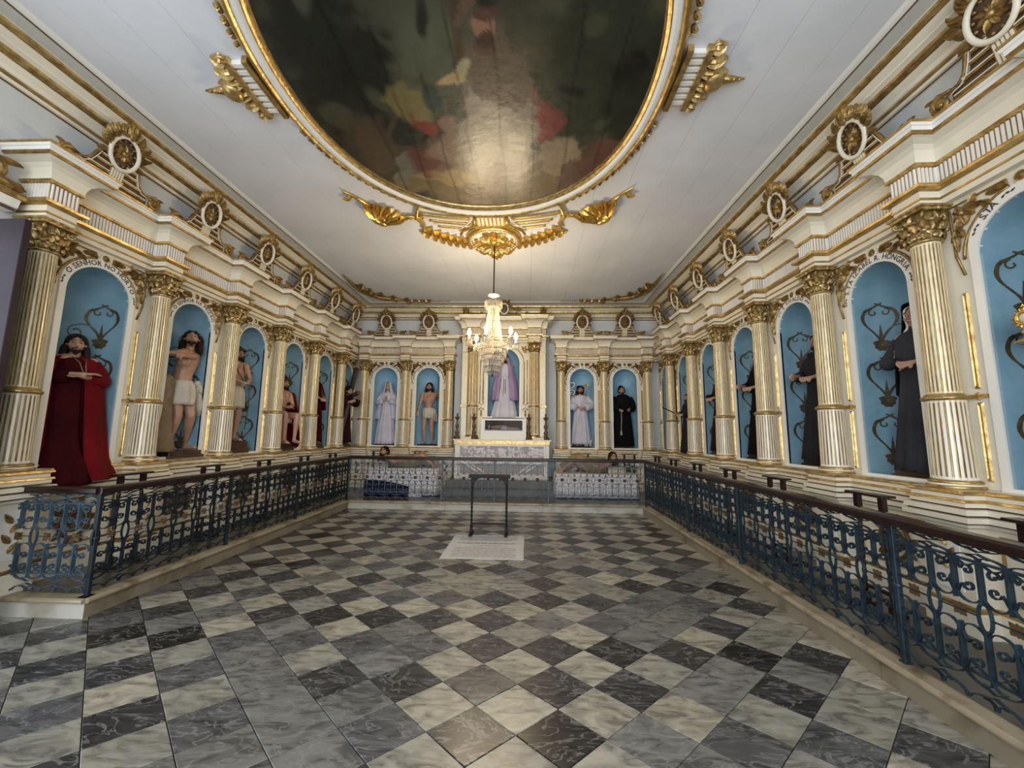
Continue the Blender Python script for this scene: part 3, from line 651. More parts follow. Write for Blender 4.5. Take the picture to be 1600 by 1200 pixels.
def strokes_mesh(seed, span):                      # inscription too small to be read in the photograph
    mb = MB(); rr = random.Random(seed); a = PI/2+span/2; y = -PD-.0165
    while a > PI/2-span/2:
        if rr.random() < .16: a -= .09; continue
        r0, r1 = NR+.03, NR+.068; wd = .022
        for k in range(2):
            am = a-k*wd*1.4; e = (math.cos(am), math.sin(am)); tn = (e[1], -e[0]); q = .0035
            q0 = r0+(.012 if rr.random() < .3 else 0)
            mb.add([(e[0]*q0-tn[0]*q, y, SPR+e[1]*q0-tn[1]*q), (e[0]*q0+tn[0]*q, y, SPR+e[1]*q0+tn[1]*q), (e[0]*r1+tn[0]*q, y, SPR+e[1]*r1+tn[1]*q), (e[0]*r1-tn[0]*q, y, SPR+e[1]*r1-tn[1]*q)], [(0, 1, 2, 3)])
        rm = r0+(r1-r0)*rr.choice((0.05, .5, .95)); am = a-wd*.7; e = (math.cos(am), math.sin(am)); tn = (e[1], -e[0])
        mb.add([(e[0]*(rm-.003)-tn[0]*.006, y, SPR+e[1]*(rm-.003)-tn[1]*.006), (e[0]*(rm-.003)+tn[0]*.006, y, SPR+e[1]*(rm-.003)+tn[1]*.006), (e[0]*(rm+.003)+tn[0]*.006, y, SPR+e[1]*(rm+.003)+tn[1]*.006), (e[0]*(rm+.003)-tn[0]*.006, y, SPR+e[1]*(rm+.003)-tn[1]*.006)], [(0, 1, 2, 3)])
        a -= .095
    return mb.mesh('lettering', ['letter'])
shD, shF, frm = shell_mesh('blue'), shell_mesh('blue2'), frame_mesh()
panels = {}
BAYS = {}
def niche(key, side, s, wd, label, text=None, seed=0, stencil=True, off=0.0):
    t = thing('arched_niche', label, 'niche', at(side, s, 0), RZ[side])
    k = round(wd, 3)
    if k not in panels: panels[k] = panel_mesh(wd)
    link('wall_panel', panels[k], t); link('niche_shell', shD if stencil else shF, t); link('niche_frame', frm, t)
    if stencil: link('stencil_pattern', stm, t)
    link('spandrel_ornament', spL, t); link('spandrel_ornament', spR, t); link('keystone_boss', bossm, t); link('gilt_strip', stripL, t); link('gilt_strip', stripR, t)
    link('lettering', letter_mesh(*text) if text else strokes_mesh(seed, 1.9), t)
    BAYS[key] = (side, s); return t
yl = COLS['left']; TL = {0: ('O SENHOR NO HORTO', NR+.022, .050), 1: ('O SENHOR NA PRIZAO', NR+.022, .048), 2: ('O SENHOR DOS ACOITES', NR+.022, .048)}
for i in range(6):
    s = (yl[i]+yl[i+1])/2 if i < 5 else 9.36; wd = SP if i < 5 else 1.10
    niche('L%d' % (i+1), 'left', s, wd, 'blue stencilled arched niche sheltering '+('the red mantled statue with bound hands', 'the statue stretching its arms to a pillar', 'the thorn crowned standing statue', 'the seated statue with red cape', 'the standing statue in red cape', 'the cross bearing statue')[i], TL.get(i), i+1)
yr = COLS['right']; TR = {1: ('S.TA MARIA', NR+.022, .052), 2: ('S.TA IZABEL R. HUNGRIA', NR+.022, .050), 3: ('S. VIVALDO', NR+.022, .050), 4: ('S. COLETA', NR+.022, .050)}
TR[1] = ('S.TA', NR+.022, .052, SPR, -PD-.0165, .34, PI/2+.62)
for i in range(8):
    s = (yr[i]+yr[i+1])/2 if i < 7 else 9.33; wd = SP if i < 7 else 1.18
    niche('R%d' % i, 'right', s, wd, 'blue stencilled arched niche '+('in the right wall, beyond the gilt sun shaped vessel', 'behind the gilt sun shaped vessel', 'sheltering the nun in grey habit', 'sheltering the charcoal monk', 'sheltering the black habit statue, right wall', 'sheltering the plum habit statue', 'behind the statue raising a black staff', 'at the far right corner')[i], TR.get(i), 20+i)
for k, (key, a, b, txt) in enumerate((('F1', -4.17, -3.10, 'beside the left corner'), ('F2', -3.10, -1.97, 'just left of the altar'), ('F3', .86, 1.93, 'just right of the altar'), ('F4', 1.93, 3.0, 'beside the right corner'))):
    niche(key, 'far', (a+b)/2, b-a, 'plain light blue arched niche in the far wall, '+txt, None, 40+k, stencil=False)
# ------------------------------------------------------------------ gilt cartouches above the cornice
def cartouche_meshes(m='agold', line='cream'):
    P = {}
    mb = MB(); y = -.24; z0 = 3.93
    mb.box((-.40, y-.03, z0), (.40, y+.05, z0+.035))
    out = [(-.34, .035), (-.33, .11), (-.25, .12), (-.20, .17), (-.17, .26), (-.13, .30), (.13, .30), (.17, .26), (.20, .17), (.25, .12), (.33, .11), (.34, .035)]
    vs = [(x, y+.03, z0+z) for x, z in out]+[(x*.96, y-.004, z0+z*.97+.001) for x, z in out]; k = len(out)
    mb.add(vs, [tuple(range(k, 2*k))]+[(i, (i+1) % k, k+(i+1) % k, k+i) for i in range(k)], 1)
    P['pediment_back'] = mb.mesh('pediment_back', [m, 'brown'])
    slat = {}
    for i, (z, xe) in enumerate(((.070, .30), (.132, .235), (.194, .175), (.250, .15))):
        for s in (1, -1):
            mb = MB(); a, b = sorted((s*.055, s*xe)); mb.box((a, y-.026, z0+z-.014), (b, y, z0+z+.014), 0); mb.box((a+.004, y-.031, z0+z+.002), (b-.004, y-.026, z0+z+.010), 1)
            slat['%d%d' % (i, s)] = mb.mesh('slat', [m, line])
    P['slat'] = slat
    om = []
    for s in (1, -1):
        mb = MB()
        mb.tube([(s*x, y-.02, z0+z) for x, z in ((.35, .05), (.345, .10), (.30, .125), (.255, .13), (.215, .165), (.19, .23), (.17, .28), (.13, .315))], .012, 5)
        mb.tube([(s*x, y-.026, z0+z) for x, z in ((.325, .09), (.29, .105), (.25, .108), (.205, .145), (.175, .21), (.155, .265))], .005, 4, 1)
        om.append(mb.mesh('outer_moulding', [m, line]))
    P['outer_moulding'] = om
    v = []
    for s in (1, -1):
        mb = MB(); mb.scroll(s*.372, z0+.080, PI/2 if s > 0 else PI/2, .060, 1.4, .024, y-.03, 0, -s, .2, 14, 6, tail=[(s*.30, z0+.13), (s*.35, z0+.135)])
        mb.leaf(s*.40, z0+.12, PI/2-s*.6, .08, .04, y-.02, .02, -s*1.5); v.append(mb.mesh('volute', [m]))
    P['volute'] = v
    mb = MB(); mb.ringxz(0, z0+.355, .120, .155, .019, y-.04, 0, 28, 6); P['oval_ring'] = mb.mesh('oval_ring', [line])
    mb = MB(); cz = z0+.355
    mb.add([(0, y-.02, cz)]+[(.118*math.cos(2*PI*i/20), y-.012, cz+.152*math.sin(2*PI*i/20)) for i in range(20)], [(0, 1+i, 1+(i+1) % 20) for i in range(20)], 1)
    for q in range(8): a = 2*PI*q/8; mb.leaf(.012*math.cos(a), cz+.015*math.sin(a), a, .088 if q % 2 else .07, .045, y-.022, .022, .6)
    for q in range(12): a = 2*PI*(q+.5)/12; mb.sphere((.090*math.cos(a), y-.03, cz+.118*math.sin(a)), .012, 5, 3)
    mb.sphere((0, y-.04, cz), .026, 7, 5); P['rosette'] = mb.mesh('rosette', [m, 'brown'])
    mb = MB()
    for a, l, w_, c_ in ((0.15, .10, .07, .8), (.55, .13, .075, .6), (.95, .13, .08, .4), (1.3, .14, .08, .2), (PI-.15, .10, .07, -.8), (PI-.55, .13, .075, -.6), (PI-.95, .13, .08, -.4), (PI-1.3, .14, .08, -.2), (PI/2, .21, .10, 0)):
        mb.leaf(.115*math.cos(a), cz+.145*math.sin(a), a, l, w_, y-.02, .04, c_)
    for a, l in ((-.35, .09), (PI+.35, .09)): mb.leaf(.13*math.cos(a), cz+.13*math.sin(a), a, l, .06, y-.02, .03, 0)
    for sg in (1, -1):
        for a, l in ((.35, .11), (.75, .12), (1.15, .12)): mb.leaf(sg*.135*math.cos(a), cz+.16*math.sin(a), a-.5 if sg > 0 else PI-a+.5, l, .05, y-.045, .03, 1.4*sg)
    mb.sphere((0, y-.055, cz+.19), (.035, .03, .05), 7, 5); mb.sphere((.045, y-.05, cz+.165), .022, 6, 4); mb.sphere((-.045, y-.05, cz+.165), .022, 6, 4)
    P['leaf_crest'] = mb.mesh('leaf_crest', [m])
    mb = MB()
    for i in range(5): mb.box((-.05+i*.022, y-.036, z0+.045), (-.05+i*.022+.013, y-.01, z0+.185), 1)
    mb.box((-.06, y-.028, z0+.035), (.06, y, z0+.20), 0); P['fluted_block'] = mb.mesh('fluted_block', [m, line])
    return P
CP = cartouche_meshes()
CPcache = {}
def cartouche(side, s, label):
    o = cartouche0(side, s, label); th = .22; sx, sz = 1.14, 1.12; up_ = .05 if side != 'far' else .0
    if side != 'far': s -= .12
    # lean the cartouche forward from its foot (y -.24, z 3.93) and seat it .12 from the wall
    L_ = Matrix.Translation((0, -.13, 3.935+up_)) @ Matrix.Rotation(th, 4, 'X') @ Matrix.Diagonal((sx, 1, sz, 1)) @ Matrix.Translation((0, .24, -3.93))
    o.matrix_world = Matrix.Translation(at(side, s)) @ Matrix.Rotation(RZ[side], 4, 'Z') @ L_
    return o
def cartouche0(side, s, label):
    if 'root' in CPcache: return dup(CPcache['root'], at(side, s), RZ[side], label)
    t = thing('pediment_cartouche', label, 'cartouche', at(side, s), RZ[side], 'gilt cartouches standing on the cornice'); CPcache['root'] = t
    for me in CP['outer_moulding']: link('outer_moulding', me, t)
    for nm in ('pediment_back', 'oval_ring', 'leaf_crest', 'fluted_block'): link(nm, CP[nm], t)
    link('rosette', CP['rosette'], t)
    for me in CP['slat'].values(): link('slat', me, t)
    for me in CP['volute']: link('volute', me, t)
    return t
for key, (side, s) in BAYS.items():
    n = int(key[1:])
    if key[0] == 'L': cartouche(side, s, 'gilt oval cartouche on the left cornice, %s from the open door' % ORD[n-1])
    if key[0] == 'R': cartouche(side, s, 'gilt oval cartouche on the right cornice, %s from the far corner' % ORD[7-n])
    if key[0] == 'F': cartouche(side, s, 'gilt oval cartouche on the far cornice above the '+('veiled white statue', 'bare chested statue with staff', 'white robed friar statue', 'black robed friar statue')[n-1])
# ------------------------------------------------------------------ ceiling painting and its frame
PX, PY, PA, PB = -.57, 3.30, 1.70, 1.94
def se(a, k=0.0, A=PA, B=PB):       # slightly squared ellipse with outward offset k
    c_, s_ = math.cos(a), math.sin(a); e = .94
    x = math.copysign(abs(c_)**e, c_); y = math.copysign(abs(s_)**e, s_)
    return (PX+(A+k)*x, PY+(B+k)*y)
root = thing('ceiling_painting', 'huge dark oval oil painting of a friar with a cross on the ceiling', 'painting', (0, 0, 0))
def vnoise(x, y, s=1.0):
    from mathutils import noise
    return noise.noise(Vector((x*s, y*s, 3.3)))
def paint(x, y):
    n = vnoise(x, y, 1.2)*.5+vnoise(x, y, 3.1)*.35+vnoise(x, y, 9)*.3+vnoise(x*2.2, y*.7, 17)*.22
    wx, wy = .10*vnoise(x, y+7, 3.6)+.05*vnoise(x+4, y, 8.5), .12*vnoise(x+9, y, 3.6)+.05*vnoise(x, y+3, 8.5)
    c = Vector((.030, .031, .019))*(1+1.2*n)
    if x > -.3: c = c.lerp(Vector((.052, .052, .032))*(1+.5*n), min(1, (x+.3)/.6))
    def blob(cx, cy, rx, ry, col, soft=.35, rot=0, tex=.5, pw=2.0):
        nonlocal c
        wk = 1 if min(rx, ry) > .09 and not (abs(cx+.37) < .05 and cy < 2.95) else .35
        dx, dy = x+wx*wk-cx, y+wy*wk-cy; c_, s_ = math.cos(rot), math.sin(rot); u, v = (dx*c_+dy*s_)/rx, (-dx*s_+dy*c_)/ry
        d = math.sqrt(u*u+v*v)+n*.75*wk; a = max(0, min(1, (1-d)/soft+.5)); a = a*a*(3-2*a)
        if a > 0: c = c.lerp(Vector(col)*(1+tex*n), a*.95)
    # hazy green sky left of the figure, dark trees
    blob(-.85, 3.05, .55, .65, (.075, .080, .050), .9); blob(-1.75, 2.9, .55, .9, (.012, .014, .010), .7); blob(-1.55, 3.75, .35, .35, (.016, .018, .012), .6)
    blob(-1.40, 3.62, .035, .55, (.060, .045, .025), .5, .45); blob(-1.18, 3.95, .03, .3, (.05, .036, .02), .5, .7)
    blob(.75, 3.2, .6, .9, (.028, .032, .018), .7); blob(1.0, 3.6, .3, .5, (.02, .022, .013), .6)
    for k in range(26): blob(-2.1+((k*37) % 26)*.125, 2.0+((k*53) % 26)*.085, .09+.04*(k % 3), .05+.03*(k % 4), (.055, .058, .034) if k % 2 else (.012, .014, .009), .8, k)
    for k in range(16): blob(-1.8+k*.17, 4.35+.32*math.sin(k*2.3), .10, .13+.03*(k % 3), ((.13, .075, .05), (.20, .15, .09), (.06, .035, .03), (.16, .12, .085))[k % 4], .5, k*.7)
    # ground, rocks and the kneeling crowd
    blob(-.55, 4.75, 1.3, .48, (.16, .115, .06), .5); blob(-1.75, 4.15, .28, .45, (.075, .05, .03), .5); blob(-1.50, 4.35, .10, .32, (.13, .125, .09), .4, .35); blob(-1.58, 5.0, .35, .12, (.02, .024, .04), .5, -.3)
    blob(-.9, 4.62, .5, .12, (.30, .21, .09), .5, .15); blob(-1.22, 4.25, .25, .32, (.10, .035, .025), .5)
    blob(-1.12, 3.50, .24, .26, (.17, .135, .055), .4); blob(-.95, 3.42, .09, .18, (.04, .05, .04), .4); blob(-1.10, 3.74, .16, .10, (.17, .035, .025), .4); blob(-.86, 3.75, .13, .14, (.20, .12, .085), .5); blob(-.92, 4.1, .30, .28, (.19, .12, .08), .6)
    blob(.60, 4.35, .55, .28, (.12, .055, .035), .6); blob(.95, 4.1, .22, .14, (.14, .06, .04), .5); blob(.14, 3.78, .20, .24, (.19, .040, .032), .35); blob(.02, 3.5, .12, .2, (.22, .09, .06), .5)
    blob(.38, 4.32, .24, .36, (.27, .20, .13), .3, .1); blob(.50, 4.55, .10, .3, (.13, .08, .05), .5, .2)
    # the friar, his tan habit with some chandelier glare in its colour, cape, arm, cross
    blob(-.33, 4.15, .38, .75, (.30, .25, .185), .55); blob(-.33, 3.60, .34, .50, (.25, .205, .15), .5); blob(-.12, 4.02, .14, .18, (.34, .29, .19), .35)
    blob(-.29, 3.12, .30, .32, (.105, .075, .045), .3); blob(-.12, 3.25, .16, .28, (.11, .08, .05), .3); blob(-.36, 2.92, .10, .10, (.09, .04, .03), .3)
    blob(-.58, 2.70, .055, .44, (.060, .042, .024), .3, .07); blob(-.46, 2.52, .04, .26, (.12, .075, .05), .35, .5)
    blob(-.37, 2.74, .085, .115, (.26, .13, .08), .4); blob(-.37, 2.86, .07, .075, (.045, .02, .015), .3); blob(-.34, 2.66, .10, .06, (.07, .03, .02), .3)
    blob(-.60, 3.16, .05, .15, (.36, .31, .17), .3, .5); blob(-.72, 3.22, .14, .05, (.38, .26, .12), .4, -.3)
    # the long seams of the painted boards
    for k, sx in enumerate((-1.62, -1.30, -.98, -.66, -.30, .05, .42, .80)):
        d = abs(x-sx-.012*math.sin(y*5+k))
        if d < .02 and y > 2.3+.4*(k % 3): c = c*(.45+.55*d/.02)
    return c
mb = MB(); NX, NY = 150, 170; grid = {}; cols_ = []
for j in range(NY+1):
    for i in range(NX+1):
        # disc parametrised by concentric squares so that the rim follows the frame
        u, v = 2*i/NX-1, 2*j/NY-1; m_ = max(abs(u), abs(v)); l = math.hypot(u, v) or 1
        a = math.atan2(v, u); ex, ey = se(a, .01); x, y = PX+(ex-PX)*m_, PY+(ey-PY)*m_
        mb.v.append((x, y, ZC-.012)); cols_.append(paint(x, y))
for j in range(NY):
    for i in range(NX): a = j*(NX+1)+i; mb.f.append((a, a+NX+1, a+NX+2, a+1)); mb.m.append(0); mb.sm.append(False)
pm = bpy.data.materials.new('old_oil_paint'); nt, N, L, b = nodes_of(pm)
at_ = N.new('ShaderNodeAttribute'); at_.attribute_name = 'paint'; L.new(at_.outputs['Color'], b.inputs['Base Color']); b.inputs['Roughness'].default_value = .33
tc = N.new('ShaderNodeTexCoord'); nn = N.new('ShaderNodeTexNoise'); nn.inputs['Scale'].default_value = 9; nn.inputs['Detail'].default_value = 6; L.new(tc.outputs['Object'], nn.inputs['Vector'])
bp_ = N.new('ShaderNodeBump'); bp_.inputs['Strength'].default_value = .25; bp_.inputs['Distance'].default_value = .02; L.new(nn.outputs['Fac'], bp_.inputs['Height']); L.new(bp_.outputs[0], b.inputs['Normal'])
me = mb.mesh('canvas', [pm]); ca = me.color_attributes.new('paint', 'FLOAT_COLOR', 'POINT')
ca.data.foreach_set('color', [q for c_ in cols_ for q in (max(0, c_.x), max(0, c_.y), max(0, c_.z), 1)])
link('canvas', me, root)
FR = [(-.01, 0, 'gold'), (0, .03, 'gold'), (.012, .045, 'agold'), (.02, .05, 'gold'), (.035, .062, 'gold'), (.045, .06, 'agold'), (.05, .07, 'white'), (.07, .082, 'white'), (.10, .082, 'white'), (.115, .075, 'white'),
      (.12, .085, 'gold'), (.135, .10, 'gold'), (.15, .095, 'gold'), (.155, .08, 'agold'), (.165, .075, 'agold'), (.175, .07, 'gold'), (.195, .05, 'gold'), (.20, .03, 'agold'), (.20, 0, 'agold')]
fm = ['gold', 'agold', 'white']; mb = MB(); n = 120; k = len(FR)
mb.add([(*se(2*PI*i/n, o), ZC-z) for i in range(n) for o, z, _ in FR], [])
for i in range(n):
    for j in range(k-1): a = i*k+j; b2 = ((i+1) % n)*k+j; mb.f.append((a, a+1, b2+1, b2)); mb.m.append(fm.index(FR[j+1][2])); mb.sm.append(False)
mb.build('oval_frame', fm, root)
def flat_orn(fn):
    """ornament drawn in XZ with relief towards -Y, turned to hang from the ceiling: x->x, z->y, -y->down"""
    mb = MB(); mb.T = Matrix(((1, 0, 0, 0), (0, 0, 1, 0), (0, 1, 0, 0), (0, 0, 0, 1))); fn(mb); mb.T = None; return mb
mb = MB(); mb.T = Matrix(((1, 0, 0, 0), (0, 0, 1, 0), (0, 1, 0, ZC), (0, 0, 0, 1)))
for rng in ((.20, 1.05), (PI-1.05, PI-.20), (-.9, -.2), (PI+.2, PI+.9)):
    k = 30
    for i in range(k+1):
        a = rng[0]+(rng[1]-rng[0])*i/k; x, y = se(a, .215)
        mb.leaf(x, y, a+(.9 if i % 2 else -.3), .055, .045, 0, .04, .5)
tag(mb.build('leaf_edging', 'gold', root), kind='stuff')
def end_ornament(sgn, nm):
    mb = MB(); mb.T = Matrix(((1, 0, 0, PX), (0, 0, sgn, PY), (0, 1, 0, ZC), (0, 0, 0, 1)))
    o = 2.27
    for i in range(7): mb.box((-.20+i*.06, -.05, o-.08), (-.20+i*.06+.035, 0, o+.15), 1)
    mb.box((-.26, -.035, o-.10), (.26, 0, o+.17), 0); mb.box((-.28, -.06, o+.14), (.28, 0, o+.18), 0)
    mb.ringxz(0, o+.62, .42, .40, .045, -.03, 0, 32, 8); mb.ringxz(0, o+.62, .35, .33, .018, -.045, 1, 32, 5)
    for q in range(34): a = 2*PI*q/34; mb.sphere((.385*math.cos(a), -.075, o+.62+.365*math.sin(a)), .018, 5, 3, 1)
    for q in range(8): a = 2*PI*q/8; mb.leaf(.05*math.cos(a), o+.62+.05*math.sin(a), a, .24 if q % 2 else .20, .14, -.015, .05, .3)
    for q in range(8): a = 2*PI*(q+.5)/8; mb.leaf(.03*math.cos(a), o+.62+.03*math.sin(a), a, .13, .10, -.05, .05, -.3)
    mb.lathe([(.10, 0), (.09, .03), (.05, .05), (.06, .07), (.02, .10)], 12, (0, 0, 0)) if False else mb.sphere((0, -.07, o+.62), (.07, .05, .07), 10, 6)
    for s in (1, -1):
        for i in range(5):
            w0 = .30+.03*i; w1 = 1.05-.05*i; z = o-.02+.075*i
            mb.tube([(s*(w0+(w1-w0)*q/8), -.025, z-.23*((w0+(w1-w0)*q/8)/1.9)**2*2.2+.0) for q in range(9)], .018, 5, 0 if i % 2 == 0 else 1)
        mb.tube([(s*.24, -.05, o-.08), (s*.25, -.05, o+.08), (s*.34, -.05, o+.20), (s*.47, -.05, o+.28), (s*.52, -.05, o+.40)], .025, 6)
        mb.tube([(s*.30, -.04, o-.1), (s*.31, -.04, o+.04), (s*.42, -.04, o+.16), (s*.53, -.04, o+.26)], .014, 5, 1)
        mb.tube([(s*1.02, -.04, o-.38), (s*1.12, -.04, o-.10), (s*1.05, -.04, o+.10), (s*1.10, -.04, o+.26), (s*1.0, -.04, o+.30)], [.02, .035, .03, .03, .015], 6)
        # garland of leaves
        for q in range(10):
            f = q/9; x = 1.12*(1-f)+.12*f; y = o+.34+(.66)*f+.05*math.sin(f*6)
            for da in (.9, -.6): mb.leaf(s*x, y, (PI-.6+da) if s > 0 else (.6-da), .22, .13, -.01, .06, .8*da*s)
        mb.scroll(s*1.13, o+.37, 0, .06, 1.3, .024, -.02, 0, s)
        # big acanthus scroll hugging the frame
        cx, cy = s*1.62, o-.10
        mb.scroll(cx, cy, PI/2, .17, 1.3, .055, -.04, 0, -s, .2, 16, 7)
        for a, l in ((.2, .30), (.7, .36), (1.25, .42), (1.8, .36), (2.5, .2)): mb.leaf(cx-s*.02, cy-.05, (PI/2-(a-1.3)) if s > 0 else PI/2+(a-1.3), -.01, .01)
        for i in range(6): a = (2.35-.28*i); mb.leaf(cx-s*.05, cy+.02, (a if s > 0 else PI-a)+PI*.0, .0001, .0001)
        for i in range(5): a = -PI/2+s*(.55-.32*i); mb.leaf(cx+s*(.05-.03*i), cy+.02, a, .44-.04*i, .17, -.02, .08, -s*.9)
        mb.tube([(cx, -.04, cy+.14), (s*1.40, -.04, cy+.12), (s*1.25, -.04, cy-.02), (s*1.05, -.04, cy-.0)], [.05, .04, .03, .02], 6)
        for q in range(6): mb.leaf(s*(1.45-.07*q), cy+.06-.01*q, (-2.2 if s > 0 else -.9)+.2*q, .10, .07, -.02, .04, .5)
        mb.tube([(cx+s*.05, -.03, cy-.25), (s*1.83, -.03, o-.60), (s*1.95, -.03, o-.75)], [.03, .022, .012], 6); mb.leaf(s*1.88, o-.62, PI/2-s*.9, .16, .07, -.02, .04, -s*.8)
    for x, y, r in ((0, o+1.12, .07), (-.11, o+1.06, .055), (.11, o+1.06, .055), (-.16, o+1.0, .04), (.16, o+1.0, .04)): mb.sphere((x, -.05, y), (r, r*.8, r), 8, 5)
    for a in (-.9, -.45, 0, .45, .9): mb.leaf(0, o+1.05, PI/2+a, .32-.14*abs(a), .12, -.02, .06, -a*.5)
    for s in (1, -1):
        for i in range(3): mb.leaf(s*.12, o+1.0, PI/2-s*(.9+.3*i), .2, .09, -.02, .05, s*.5)
    mb.T = None
    mb.build(nm, ['goldbright', 'cream'], root)
end_ornament(1, 'rosette_ornament'); end_ornament(-1, 'rosette_ornament')
for s in (1, -1):
    mb = MB(); mb.T = Matrix(((1, 0, 0, PX), (0, 0, 1, PY-.05), (0, 1, 0, ZC), (0, 0, 0, 1))); u0 = 1.93
    for a, b in ((u0-.03, u0+.02), (u0+.14, u0+.19)):
        q0, q1 = sorted((s*a, s*b)); mb.box((q0, -.07, -.31), (q1, 0, .31), 0)
    for i in range(8): q0, q1 = sorted((s*(u0+.02), s*(u0+.14))); mb.box((q0, -.045, -.27+i*.07), (q1, 0, -.27+i*.07+.038), 1)
    for i, (v, l) in enumerate(((-.29, .12), (-.17, .18), (-.06, .24), (.06, .24), (.17, .18), (.29, .12))):
        mb.leaf(s*(u0+.18), v, 0 if s > 0 else PI, l, .13, -.01, .06, (v*3)*s)
        mb.scroll(s*(u0+.22), v, 0, .05, 1.1, .022, -.03, 0, 1 if v > 0 else -1)
    mb.sphere((s*(u0+.32), -.06, .0), (.09, .06, .10), 8, 6)
    mb.tube([(s*(u0+.35), -.03, 0), (s*(u0+.48), -.03, 0), (s*(u0+.60), -.03, 0)], [.05, .03, .008], 6)
    for q in range(4): mb.sphere((s*(u0+.40+.05*q), -.04, 0), .035-.006*q, 6, 4)
    mb.T = None; mb.build('side_ornament', ['gold', 'white'], root)
for s, txt in ((-1, 'left'), (1, 'right')):
    mb = MB(); ox = CX+s*(3.94-.56); oy = YF-.56
    mb.T = Matrix(((-s, 0, 0, ox), (0, 0, -1, oy), (0, 1, 0, ZC), (0, 0, 0, 1)))
    mb.tube([(.10, -.03, 1.75), (.08, -.035, 1.2), (.12, -.04, .8), (.25, -.04, .55)], [.01, .045, .05, .05], 6)
    mb.tube([(.25, -.04, .55), (.45, -.05, .38), (.70, -.05, .30), (.95, -.04, .22)], [.05, .06, .04, .03], 6); mb.box((.50, -.05, .19), (.98, 0, .235), 1)
    for q in range(5):
        f = q/4; x = .12+.8*f**1.6; y = .95*(1-f)**1.3+.12
        mb.leaf(x, y, PI*.15+f*.5, .22, .13, -.01, .06, .7); mb.leaf(x+.03, y-.04, -PI*.25-f*.4, .18, .11, -.01, .05, -.6)
    mb.scroll(.42, .55, PI, .10, 1.2, .035, -.03, 0, 1); mb.scroll(.22, .86, PI, .07, 1.1, .03, -.03, 0, -1)
    for q in range(6): mb.leaf(1.0+.09*q, .10, .4 if q % 2 else -.2, .14, .09, -.01, .045, .6)
    for q in range(9): mb.sphere((1.55+.055*q, -.02, .07), .018, 5, 4)
    mb.T = None
    t = thing('corner_ornament', 'gilt leaf scroll in the far %s corner of the ceiling' % txt, 'ornament'); tag(mb.build('carved_leaves', ['agold', 'cream'], t), kind='stuff')
# ------------------------------------------------------------------ chandelier
CHX, CHY = -.57, 6.325
root = thing('chandelier', 'lit crystal chandelier of bead strands with candle lamps hanging from the gilt rosette', 'chandelier', (CHX, CHY, 0))
mb = MB(); mb.tube([(0, 0, ZC-.04), (0, 0, 3.72)], .011, 6); mb.build('rod', 'black', root)
mb = MB(); mb.lathe([(.02, 3.83), (.10, 3.805), (.105, 3.795), (.06, 3.79), (.012, 3.76)], 16); mb.build('canopy', 'white', root)
def drop(mb, x, y, z, l, r): mb.sphere((x, y, z-l/2), (r, r, l/2), 5, 4, 0, False)
def tier(nm, r, z, n, l, ring=True, w=.007):
    mb = MB()
    if ring: mb.tube([(r*math.cos(2*PI*i/24), r*math.sin(2*PI*i/24), z) for i in range(24)], .007, 4, 1, closed=True)
    for i in range(n): a = 2*PI*i/n; drop(mb, r*math.cos(a), r*math.sin(a), z, l, w)
    tag(mb.build(nm, ['crystal', 'brass'], root), kind='stuff')
tier('crystal_crown', .145, 3.70, 28, .12); tier('crystal_crown', .115, 3.60, 24, .06)
for i in range(26):
    a = 2*PI*i/26; mb = MB(); k = 26
    for q in range(k):
        f = q/(k-1); r = .085+.02*math.sin(f*PI)*0+.085*f**1.5; mb.sphere((r*math.cos(a), r*math.sin(a), 3.60-.62*f), .0088, 5, 3, 0, False)
    o = tag(mb.build('bead_strand', 'crystal', root), kind='stuff')
tier('crystal_basket', .255, 2.98, 44, .15); tier('crystal_basket', .225, 2.86, 40, .13); tier('crystal_basket', .185, 2.76, 34, .12)
tier('crystal_basket', .15, 2.68, 30, .10, True, .009); tier('crystal_basket', .125, 2.58, 26, .10, True, .009); tier('crystal_basket', .08, 2.50, 16, .06)
mb = MB(); mb.lathe([(.0, 2.40), (.018, 2.42), (.022, 2.45), (.012, 2.48), (.03, 2.5), (.012, 2.55), (.012, 3.6)], 8); mb.build('stem', 'brass', root)
for i in range(6):
    a = 2*PI*i/6+.35; c_, s_ = math.cos(a), math.sin(a); P = lambda r, z: (r*c_, r*s_, z)
    arm = MB(); arm.tube([P(.22, 2.95), P(.29, 2.90), P(.36, 2.93), P(.40, 3.00)], .009, 5, 0); armo = arm.build('arm', 'crystal', root)
    cup = MB(); cup.lathe([(.012, 2.985), (.05, 3.0), (.055, 3.012), (.02, 3.02), (.016, 3.07)], 10, (.40*c_, .40*s_, 0))
    for q in range(10): b_ = 2*PI*q/10; drop(cup, .40*c_+.05*math.cos(b_), .40*s_+.05*math.sin(b_), 3.0, .11, .007)
    cup.build('drip_cup', 'crystal', armo)
    if i != 1:
        bl = MB(); bl.lathe([(.014, 3.07), (.03, 3.10), (.034, 3.125), (.024, 3.16), (.006, 3.195)], 10, (.40*c_, .40*s_, 0)); bo = bl.build('bulb', 'bulb', armo)
        l = bpy.data.lights.new('bulb_light', 'POINT'); l.energy = BULB_W; l.color = (1.0, .80, .52); l.shadow_soft_size = .05
        lo = bpy.data.objects.new('bulb_light', l); lo.location = (.40*c_+.0, .40*s_, 3.25); COL.objects.link(lo); lo.parent = root
